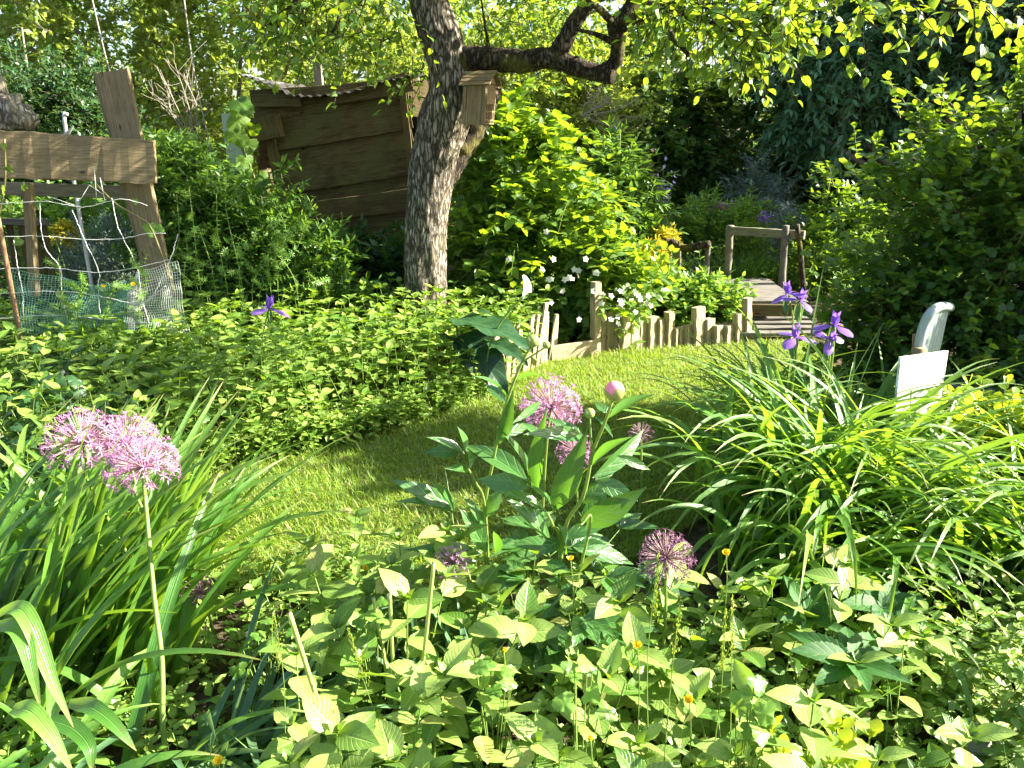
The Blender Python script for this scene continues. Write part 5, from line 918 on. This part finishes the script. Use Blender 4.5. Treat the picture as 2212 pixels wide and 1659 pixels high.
def bud(c, r_, pink=True):
    c = np.array(c); n1, n2 = 16, 24; th = np.linspace(0.02, np.pi - .02, n1)[:, None]; ph = np.linspace(0, TAU, n2, endpoint=False)[None]; q = 1 + .02 * np.cos(5 * ph)
    V = c + r_ * np.stack([np.sin(th) * np.cos(ph) * q, np.sin(th) * np.sin(ph) * q, np.cos(th) * 1.02 + 0 * ph], -1); i = np.arange(n1 - 1)[:, None] * n2; j = np.arange(n2)[None]; k = (j + 1) % n2; f = np.stack([i + j, i + n2 + j, i + n2 + k, i + k], -1)
    mb = MB(); mb.add(V, f.reshape(-1, 4)); b = mb.build('bud', M['budpink'] if pink else M['bud'], pe)
    mb = MB()
    for a in range(4 if pink else 5):                             # cupped sepals hugging the bud
        a0 = a * TAU / (4 if pink else 5) + .5; n_, m_ = 12, 9; t = np.linspace(0, 1, n_)[:, None]; s_ = np.linspace(-1, 1, m_)[None]; top = 1.75 if pink and a % 2 == 0 else 2.15; th_ = np.pi - t * (top if pink else 2.5); hw = 1.0 * np.sin(np.pi * np.clip(t * .8 + .2, 0, 1)) ** .6; ph_ = a0 + s_ * hw
        rr = r_ * (1.03 + .01 * a + .04 * t ** 3); V = c + rr[..., None] * np.stack([np.sin(th_) * np.cos(ph_), np.sin(th_) * np.sin(ph_), np.cos(th_) * 1.02 + 0 * ph_], -1); i = (np.arange(n_ - 1)[:, None] * m_ + np.arange(m_ - 1)[None]).ravel(); mb.add(V, np.stack([i, i + 1, i + m_ + 1, i + m_], -1))
    mb.build('sepals', M['bud'], b)
bud(at(*Z4(1582, 300), 1.92), .0255); bud(at(*Z4(1398, 465), 1.94), .0135, False); bud(at(1151, 736, 2.05), .017, False); bud(at(1180, 745, 2.03), .010, False)
T_pe = leaf(14, 2, .16, w_lance, .30, .28, wave=.02); T_pe2 = leaf(14, 2, .2, w_lance, .35, .2, wave=.03)
for (a, b, w_) in [((975, 1015), (868, 572), 105), ((1015, 1050), (965, 610), 105), ((940, 965), (480, 650), 150), ((945, 1010), (600, 1000), 130), ((1090, 1210), (780, 1000), 100), ((1130, 1185), (1375, 755), 150), ((1130, 1190), (1045, 985), 70), ((1110, 1420), (850, 1085), 110), ((1110, 1450), (840, 1420), 120), ((1320, 1290), (1785, 1160), 165), ((1350, 1130), (1520, 985), 110), ((1450, 960), (1720, 1115), 105), ((1400, 880), (1565, 630), 100), ((1420, 940), (1890, 680), 115), ((1360, 650), (1040, 630), 95), ((1370, 690), (1125, 500), 85), ((830, 540), (1120, 385), 50), ((870, 225), (1090, 135), 50), ((1215, 1500), (1270, 1320), 130), ((1310, 1480), (1745, 1570), 115), ((640, 1490), (500, 1225), 115), ((600, 1500), (105, 1480), 95), ((480, 1390), (325, 1345), 80),
                   ((390, 1190), (0, 965), 120), ((395, 1160), (20, 1095), 70), ((400, 1190), (325, 990), 90), ((475, 765), (245, 620), 75), ((440, 745), (205, 770), 85), ((490, 750), (480, 585), 70), ((1535, 505), (1790, 305), 90), ((1530, 470), (1445, 375), 70), ((1435, 495), (1575, 610), 42), ((780, 385), (625, 245), 60), ((785, 345), (630, 150), 48), ((730, 690), (850, 440), 80), ((740, 640), (1010, 560), 60), ((640, 1230), (740, 1040), 90), ((620, 1300), (520, 1100), 70), ((1180, 1400), (1050, 1500), 90), ((1200, 1400), (1560, 1250), 110), ((1340, 1300), (1540, 1050), 110), ((510, 880), (560, 780), 60), ((510, 890), (420, 880), 60), ((905, 540), (1060, 650), 60), ((1600, 780), (1840, 900), 60), ((1440, 960), (1620, 860), 70), ((700, 1500), (760, 1300), 90), ((560, 1560), (300, 1640), 80), ((1080, 1560), (1240, 1640), 80)]:
    Y0 = 2.0 if a[0] > 700 else 2.1; Y1 = Y0 - .05 + .08 * rng.normal(); p0, p1 = at(*Z4(*a), Y0), at(*Z4(*b), Y1); L_ = np.linalg.norm(p1 - p0); wm = w_ * .293 * 2.2 / F * 1.2
    mb = MB(); nn = np.array([.35, -.55, .75]) + rng.normal(0, .25, 3); place(mb, T_pe, [p0], [p1 - p0 + np.array([0, 0, .12 * L_])], [nn], L_ * 1.03, wscale=wm / (L_ * .32)); mb.build('leaflet', M['peony'], pe)
P0 = np.array([at(1200, 1400, 2.0)[0], 2.05, 0]); ml, ms = MB(), MB(); K = 24; base = P0 + np.c_[rng.normal(0, .16, K), rng.normal(0, .1, K), rng.uniform(.10, .34, K)]; aa = rng.random(K) * TAU
D0 = np.c_[np.cos(aa), np.sin(aa), rng.uniform(.1, .6, K)]; t3 = np.linspace(0, 1, 4)[None, :, None]; tubes3(ms, base[:, None] + D0[:, None] * .11 * t3, .0022)
for sgn in (-.9, -.45, 0, .45, .9): place(ml, T_pe2, base + D0 * .11, np.c_[np.cos(aa + sgn), np.sin(aa + sgn), D0[:, 2] * .6], np.array([[0, -.2, 1.]]) + rng.normal(0, .15, (K, 3)), .12 * rng.uniform(.8, 1.2, K))
ml.build('lower_leaves', M['peony'], pe); ms.build('leaf_stalks', M['stem'], pe)

# hellebore
for (u, v, Y_, s_, lb, n_) in [(1838, 1430, 1.62, .15, 'hellebore with dark toothed leaflets fanning below the drooping daylily leaves', 8), (1745, 1330, 1.85, .12, 'dark hellebore leaves in the shade under the daylilies, left of the fanned one', 7), (1905, 1310, 1.9, .13, 'shaded hellebore leaves behind the fanned one on its right', 7)]:
    c = at(u, v, Y_); rt = root('hellebore', (c[0], Y_, 0), lb, 'hellebore', 'hellebores'); mb = MB(); tube(mb, smooth_path([c, c - [.02, 0, .1], [c[0], Y_, 0]], 8), .005, 6); mb.build('stalk', M['stem'], rt)
    for k in range(n_): a = k / n_ * TAU + rng.normal(0, .12); e = rng.uniform(.0, .5); mb = MB(); place(mb, leaf(22, 2, .21, w_ovate, .3, .22, serr=.05), [c], [[math.cos(a), math.sin(a) * .8, e + .15 * math.sin(a)]], [[.1, -.35, 1]], s_ * rng.uniform(.85, 1.15)); mb.build('leaflet', M['helle'], rt)
# sedum
T_sed = leaf(8, 1, .36, w_obov, .2, .1, serr=.10)
bush('sedum', 'bright yellow-green fleshy scalloped plant behind the white board on its right', 'sedum', [((1.92, 3.0, .26), (.34, .26, .28)), ((2.3, 2.95, .26), (.35, .26, .28))], 460, 5, T_sed, .055, .12, M['sedum'], M['stem'], group='sedums', upd=1.0, shell=.55, droop=0, noise_amp=.12)
for (u, v, Y_, n_, lb) in [(1770, 1600, 1.33, 9, 'low sedum with scalloped yellow-green leaves at the bottom edge'), (1850, 1580, 1.36, 8, 'low sedum at the bottom edge next to the grey stones')]:
    c = at(u, v, Y_); c = np.array([c[0], Y_, 0.]); rt = root('sedum', c, lb, 'sedum', 'sedums'); ml, ms = MB(), MB(); b = c + np.c_[rng.normal(0, .07, n_), rng.normal(0, .05, n_), np.zeros(n_)]; whorl(ml, ms, b, rng.uniform(.2, .28, n_), .2, rng.random(n_) * TAU, 4, .055, T_sed, per=3, elev=(.1, .7), twirl=1.0, r=.004); ml.build('leaves', M['sedum'], rt); ms.build('stems', M['stem'], rt)

# ================================================================== FOREGROUND LEAFY PLANTS
protos = []
for k in range(9):
    ml, ms = MB(), MB(); h = [.24, .30, .34, .28, .38, .26, .32, .22, .36][k]; rt = root('leafy_plant', (0, 0, 0), 'waiting', 'plant')
    whorl(ml, ms, np.array([[0, 0, 0.]]), np.array([h]), np.array([.05 + .05 * (k % 4)]), np.array([0.]), 6, np.array([.074 + .005 * (k % 3)]), T_hi, elev=(-.25, .32), r=.003, topk=4, tipsize=.42, grow=(.95, 1.1)); ml.build('leaves', M['loose'], rt); ms.build('stem', M['stem'], rt); protos.append(rt)
FG = [(-.62, 2.50), (-.1, 2.35), (.2, 2.1), (.75, 2.2), (1.0, 2.1), (1.1, 1.55), (1.3, 1.2), (1.2, .85), (-.35, .8), (-.42, 1.2), (-.55, 1.5), (-.42, 1.8), (-.85, 2.15)]
q = inpts(FG, 4000); chosen = []
for x in q:
    sp_ = .098 if x[1] < 1.9 else .085
    if all((x[0] - y[0]) ** 2 + (x[1] - y[1]) ** 2 > sp_ ** 2 for y in chosen): chosen.append(x)
    if len(chosen) >= 270: break
chosen = [x for x in chosen if -70 < 1106 + F * x[0] / (x[1] * CP - (.3 - EYE) * SP) < 2290 and x[1] > .95]
MARKS = [('the long bare allium stem', 345, 1450), ('the long cut stalk', 665, 1450), ('the upright cut stalk', 920, 1340), ('the short cut stalks', 830, 1340), ('the faded dark allium', 432, 1280), ('the magenta allium', 975, 1215), ('the lowest peony leaves', 1180, 1300), ('the dull purple allium', 1440, 1210), ('the tallest grass head', 1405, 1350), ('the pair of grass heads', 1572, 1420), ('the bottom sedum', 1770, 1590), ('the fanned hellebore', 1850, 1420), ('the grey stones', 2080, 1560), ('the closed bud left of the peony', 1088, 1407), ('the open buttercup between grass heads', 1377, 1399), ('the ragged buttercup', 1490, 1516), ('the bud near the bottom edge', 1276, 1600), ('the feathery grass head', 600, 1420), ('the buttercup on the lawn edge', 788, 1231), ('the lobed grey-green leaves', 1260, 1480), ('the blue-green strap leaves', 420, 1560), ('the left frame edge', 0, 1400), ('the leaning thin grass head', 760, 1400), ('the bottom frame edge', 1000, 1640)]
def proj(p):
    d = np.array(p) - [0, 0, EYE]; z = d[1] * CP - d[2] * SP; y = d[1] * SP + d[2] * CP; return 1106 + F * d[0] / z, 829.5 - F * y / z
usedlab = set()
def marklabel(kind, p, marks=MARKS):
    u, v = proj(p); best = sorted(marks, key=lambda m: (m[1] - u) ** 2 + (m[2] - v) ** 2)
    size = ''
    for nm, a, b in best[:5]:
        dx, dy = u - a, v - b; r_ = math.hypot(dx, dy); ang = math.degrees(math.atan2(-dy, dx)) % 360
        dr = ['right of', 'above and right of', 'above', 'above and left of', 'left of', 'below and left of', 'below', 'below and right of'][int((ang + 22.5) // 45) % 8]
        how = 'at' if r_ < 28 else 'just' if r_ < 85 else 'a little' if r_ < 170 else 'well'
        lb = f'{kind} {how} {dr} {nm}' if how != 'at' else f'{kind} growing right at {nm}'
        if lb not in usedlab: break
    else: lb = f'{kind} {how} {dr} {best[0][0]}'
    usedlab.add(lb); return lb
used = set()
for i, x in enumerate(chosen):
    k = int(rng.integers(0, 9)); o = protos[k] if k not in used else copy_tree(protos[k]); used.add(k)
    s_ = rng.uniform(.72, 1.22) * (.62 if x[1] > 2.05 else 1.0) * (.92 if x[0] > .6 else 1.0); o.location = (x[0], x[1], 0); o.scale = (s_, s_, s_); o.rotation_euler = (rng.normal(0, .08), rng.normal(.06, .08), rng.random() * TAU)
    o['group'] = 'leafy plants with opposite pointed leaves in the foreground'
    o['label'] = marklabel(['short plant', 'low leafy plant', 'leafy plant', 'leafy plant', 'tall leafy plant'][min(4, int(max(0, (s_ * [.24, .30, .34, .28, .38, .26, .32, .22, .36][k] - .14) / .05)))], (x[0], x[1], s_ * [.24, .30, .34, .28, .38, .26, .32, .22, .36][k]))
q = inpts([(1.0, 1.95), (1.35, 2.1), (2.1, 2.05), (2.2, 1.2), (1.5, 1.0), (1.15, 1.45)], 330); n = len(q); mb, ms = MB(), MB()
whorl(mb, ms, np.c_[q, np.zeros(n)], rng.uniform(.18, .36, n), rng.uniform(.3, .7, n), rng.normal(-.4, .6, n), 9, rng.uniform(.034, .046, n), T_ov, elev=(-.45, .1), topk=4)
tag(mb.build('ground_cover', M['loose']), 'mass of small glaring leaves at the lower right edge', 'ground cover', kind='stuff'); tag(ms.build('ground_cover_stems', M['stem']), 'thin stems under the small glaring leaves at the right edge', 'ground cover', kind='stuff')
# a low carpet below them so that no bare soil shows
mb, ms = MB(), MB(); q = inpts([(-1.9, 2.3), (-.6, 2.55), (.3, 2.2), (1.2, 2.05), (2.3, 2.1), (2.3, .8), (-1.2, .8)], 1700); n = len(q)
whorl(mb, ms, np.c_[q, np.zeros(n)], rng.uniform(.05, .14, n), .2, rng.random(n) * TAU, 3, .04, T_ov, elev=(-.1, .3), topk=2); tag(mb.build('undergrowth', M['loose2']), 'low leaves in the shade under the foreground plants', 'ground cover', kind='stuff'); tag(ms.build('undergrowth_stems', M['stem']), 'thin stems of the low shaded leaves', 'ground cover', kind='stuff')

# ---- buttercups
def buttercup(u, v, Y_, label, s=.013, closed=False):
    c = at(u, v, Y_); rt = root('buttercup', (c[0] + .02, Y_ + .02, 0), label, 'buttercup', 'buttercups'); mb = MB(); tube(mb, smooth_path([c, c - [-.01, 0, .12], [c[0] + .02, Y_ + .02, 0]], 12), .0014, 5); mb.build('stem', M['stem'], rt)
    ax = nrm(np.array([rng.normal(0, .3), -.35 + rng.normal(0, .2), 1])); s1 = nrm(np.cross(ax, [.2, 1, 0])); s2 = np.cross(ax, s1); a = np.arange(5) * TAU / 5 + rng.random(); op = 1.6 if closed else .75; mb = MB()
    place(mb, leaf(4, 1, .48, w_round, .35, -.25), np.tile(c, (5, 1)), np.cos(a)[:, None] * s1 + np.sin(a)[:, None] * s2 + ax * op, -(np.cos(a)[:, None] * s1 + np.sin(a)[:, None] * s2) + ax * .3, s); mb.build('petals', M['butter'], rt)
for a in [(1233, 1212, 1.85, 'buttercup at the foot of the peony'), (1569, 1198, 1.75, 'open buttercup beside the dark daylily leaves, upper right of the group'), (1377, 1399, 1.45, 'open buttercup between the grass heads in the lower middle'), (1490, 1516, 1.33, 'ragged buttercup to the right of the grass heads'), (788, 1231, 2.05, 'buttercup alone at the near edge of the lawn'), (471, 1648, 1.25, 'buttercup cut off by the bottom edge at the left'), (225, 622, 4.5, 'tiny buttercup against the netting, the one in the middle of the three'), (288, 617, 4.5, 'tiny buttercup against the netting, rightmost'), (167, 667, 4.5, 'tiny buttercup against the netting, lowest')]:
    buttercup(*a, s=.016 if a[2] < 3 else .022)
for a in [(1088, 1407, 1.5, 'closed yellow buttercup bud left of the peony stems'), (1276, 1600, 1.28, 'closed yellow buttercup bud near the bottom edge')]: buttercup(*a, s=.012, closed=True)
# ---- grass seed heads and cut stalks
for (u0, v0, u1, v1, Y_, lb, w_) in [(1422, 1195, 1400, 1640, 1.45, 'tall seed head crossing the dull purple allium', .010), (1470, 1285, 1435, 1640, 1.38, 'seed head just right of the tallest one', .011), (1568, 1320, 1540, 1640, 1.38, 'left seed head of the pair at the right', .009), (1582, 1290, 1575, 1640, 1.4, 'right seed head of the pair at the right', .009), (592, 1317, 618, 1640, 1.42, 'feathery loose seed head left of the long cut stalk', .022), (752, 1360, 850, 1640, 1.45, 'thin seed head leaning over the plants left of centre', .012), (860, 1130, 845, 1260, 2.1, 'fine seed head at the near edge of the lawn', .008), (100, 905, 60, 1000, 2.6, 'fine seed head in shade at the far left', .01)]:
    p1, p0 = at(u0, v0, Y_), at(u1, v1, Y_); g = np.array([p0[0], Y_, 0]); rt = root('grass_seedhead', g, lb, 'grass', 'flowering grasses'); mb = MB(); path = smooth_path([g, p0, (p0 + p1) / 2 + rng.normal(0, .004, 3), p1], 30); tube(mb, path, np.linspace(.0018, .0006, 30), 4)
    mb.build('stem', M['stem'], rt); mb = MB(); K = 110; Ls = min(.15, np.linalg.norm(p1 - p0) * .6); t = rng.random(K); ax = nrm(p1 - p0); c = p1 - ax * Ls * t[:, None]; sd_ = rng.normal(0, 1, (K, 3)); sd_ = nrm(sd_) * w_ * rng.random((K, 1)) * (.4 + t[:, None]); place(mb, leaf(2, 1, .22, w_ovate, .4, .1), c + sd_, ax + sd_ * 30 * .3, sd_, .0075)
    tubes3(mb, np.stack([c - ax * .01, c + sd_], 1)[::2], .0004); mb.build('seeds', M['pale'], rt)
    mb = MB(); blades(mb, np.tile(g, (3, 1)) + rng.normal(0, .01, (3, 3)) * [1, 1, 0], rng.random(3) * TAU, .28, 1.35, .9, .006, n=8); mb.build('leaf_blades', M['weed'], rt)
for (u0, v0, u1, v1, Y_, r_, lb) in [(625, 1324, 710, 1590, 1.45, .0055, 'long pale cut hollow stalk leaning left at the bottom, left of centre'), (937, 1216, 908, 1490, 1.6, .005, 'upright pale cut stalk below the left peony leaves'), (842, 1285, 848, 1420, 1.65, .0045, 'short cut green stalk between the two longer ones, its right neighbour'), (806, 1290, 830, 1420, 1.7, .0045, 'short dark-tipped cut stalk, the leftmost of the short pair')]:
    p1, p0 = at(u0, v0, Y_), at(u1, v1, Y_); mb = MB(); tube(mb, smooth_path([p1, (p0 + p1) / 2, p0, p0 + (p0 - p1) * .35 + [0, 0, -.1]], 16), r_, 10, cap=True); o = mb.build('cut_stalk', M['bud']); tag(o, lb, 'stalk', 'cut daylily stalks')
    mb = MB(); d_ = nrm(p1 - p0); tube(mb, [p1, p1 + d_ * .001], r_ * .7, 10); mb.build('dry_tip', M['rust'], o)
mb = MB(); n = 90; q = inpts(FG, n)
blades(mb, np.c_[q, np.zeros(n)], rng.random(n) * TAU, rng.uniform(.25, .5, n), rng.uniform(1.0, 1.5, n), rng.uniform(.4, 1.6, n), .005, n=10); tag(mb.build('wild_grass', M['weed']), 'long thin grass blades growing through the foreground plants', 'grass', kind='stuff')
# celery-like lobed weeds near the middle bottom
for (u, v, Y_, lb) in [(1065, 1420, 1.5, 'lobed yellow-green buttercup foliage left of the buttercup bud'), (1260, 1480, 1.4, 'lobed grey-green leaves between the leafy plants below the peony'), (560, 1380, 1.75, 'lobed dark leaves at the lawn edge right of the long bare stem'), (1620, 1540, 1.35, 'lobed leaves left of the bottom sedum'), (800, 1345, 1.7, 'large lobed leaf in shade by the short cut stalks')]:
    c = at(u, v, Y_); rt = root('lobed_weed', (c[0], Y_, 0), lb, 'weed', 'lobed weeds'); ml, ms = MB(), MB(); K = 9; P = c + rng.normal(0, .035, (K, 3)); place(ml, T_lob, P, rng.normal(0, 1, (K, 3)) * [1, 1, .3], np.array([[.1, -.3, 1]]) + rng.normal(0, .25, (K, 3)), .035 * rng.uniform(.8, 1.3, K)); b0 = np.tile([c[0], Y_, 0.], (K, 1)); tubes3(ms, b0[:, None] * (1 - t3) + P[:, None] * t3, .0015); ml.build('leaves', M['weed'], rt); ms.build('stems', M['stem'], rt)
CM = [('the rusty stake', 20, 600), ('the foot of the leaning board', 345, 570), ('the netting', 200, 640), ('the violet iris', 581, 668), ('the shed corner', 600, 450), ('the end of the level plank', 340, 390), ('the dead stems', 390, 250)]
for o in [o for o in C.objects if o.name.startswith('cleavers')]: o['label'] = marklabel('whorled cleavers stem', CLT[o.name], CM)
print('verts', sum(len(m.vertices) for m in bpy.data.meshes), 'objects', len(bpy.data.objects), 'foreground', len(chosen))
mb, ms = MB(), MB(); q = np.c_[rng.uniform(-4.6, -1.9, 420), rng.uniform(5.2, 7.6, 420)]; n = len(q)
whorl(mb, ms, np.c_[q, np.zeros(n)], rng.uniform(.12, .38, n), .25, rng.random(n) * TAU, 5, .075, T_lan, topk=3); tag(mb.build('undergrowth', M['thick']), 'low green growth in the garden beyond the wire fence', 'ground cover', kind='stuff'); tag(ms.build('undergrowth_stems', M['stem']), 'thin stems of the low growth beyond the wire fence', 'ground cover', kind='stuff')
mb, ms = MB(), MB(); q = np.c_[rng.uniform(1.2, 4.4, 700), rng.uniform(6.2, 10, 700)]; q = q[~((q[:, 1] < 7.5) & (q[:, 0] > 1.4) & (q[:, 0] < 3.0))]; n = len(q)
whorl(mb, ms, np.c_[q, np.zeros(n)], rng.uniform(.15, .5, n), .25, rng.random(n) * TAU, 6, .08, T_lan, topk=3); tag(mb.build('undergrowth', M['weed']), 'mixed low green growth around and behind the footbridge', 'ground cover', kind='stuff'); tag(ms.build('undergrowth_stems', M['stem']), 'thin stems of the growth around the footbridge', 'ground cover', kind='stuff')
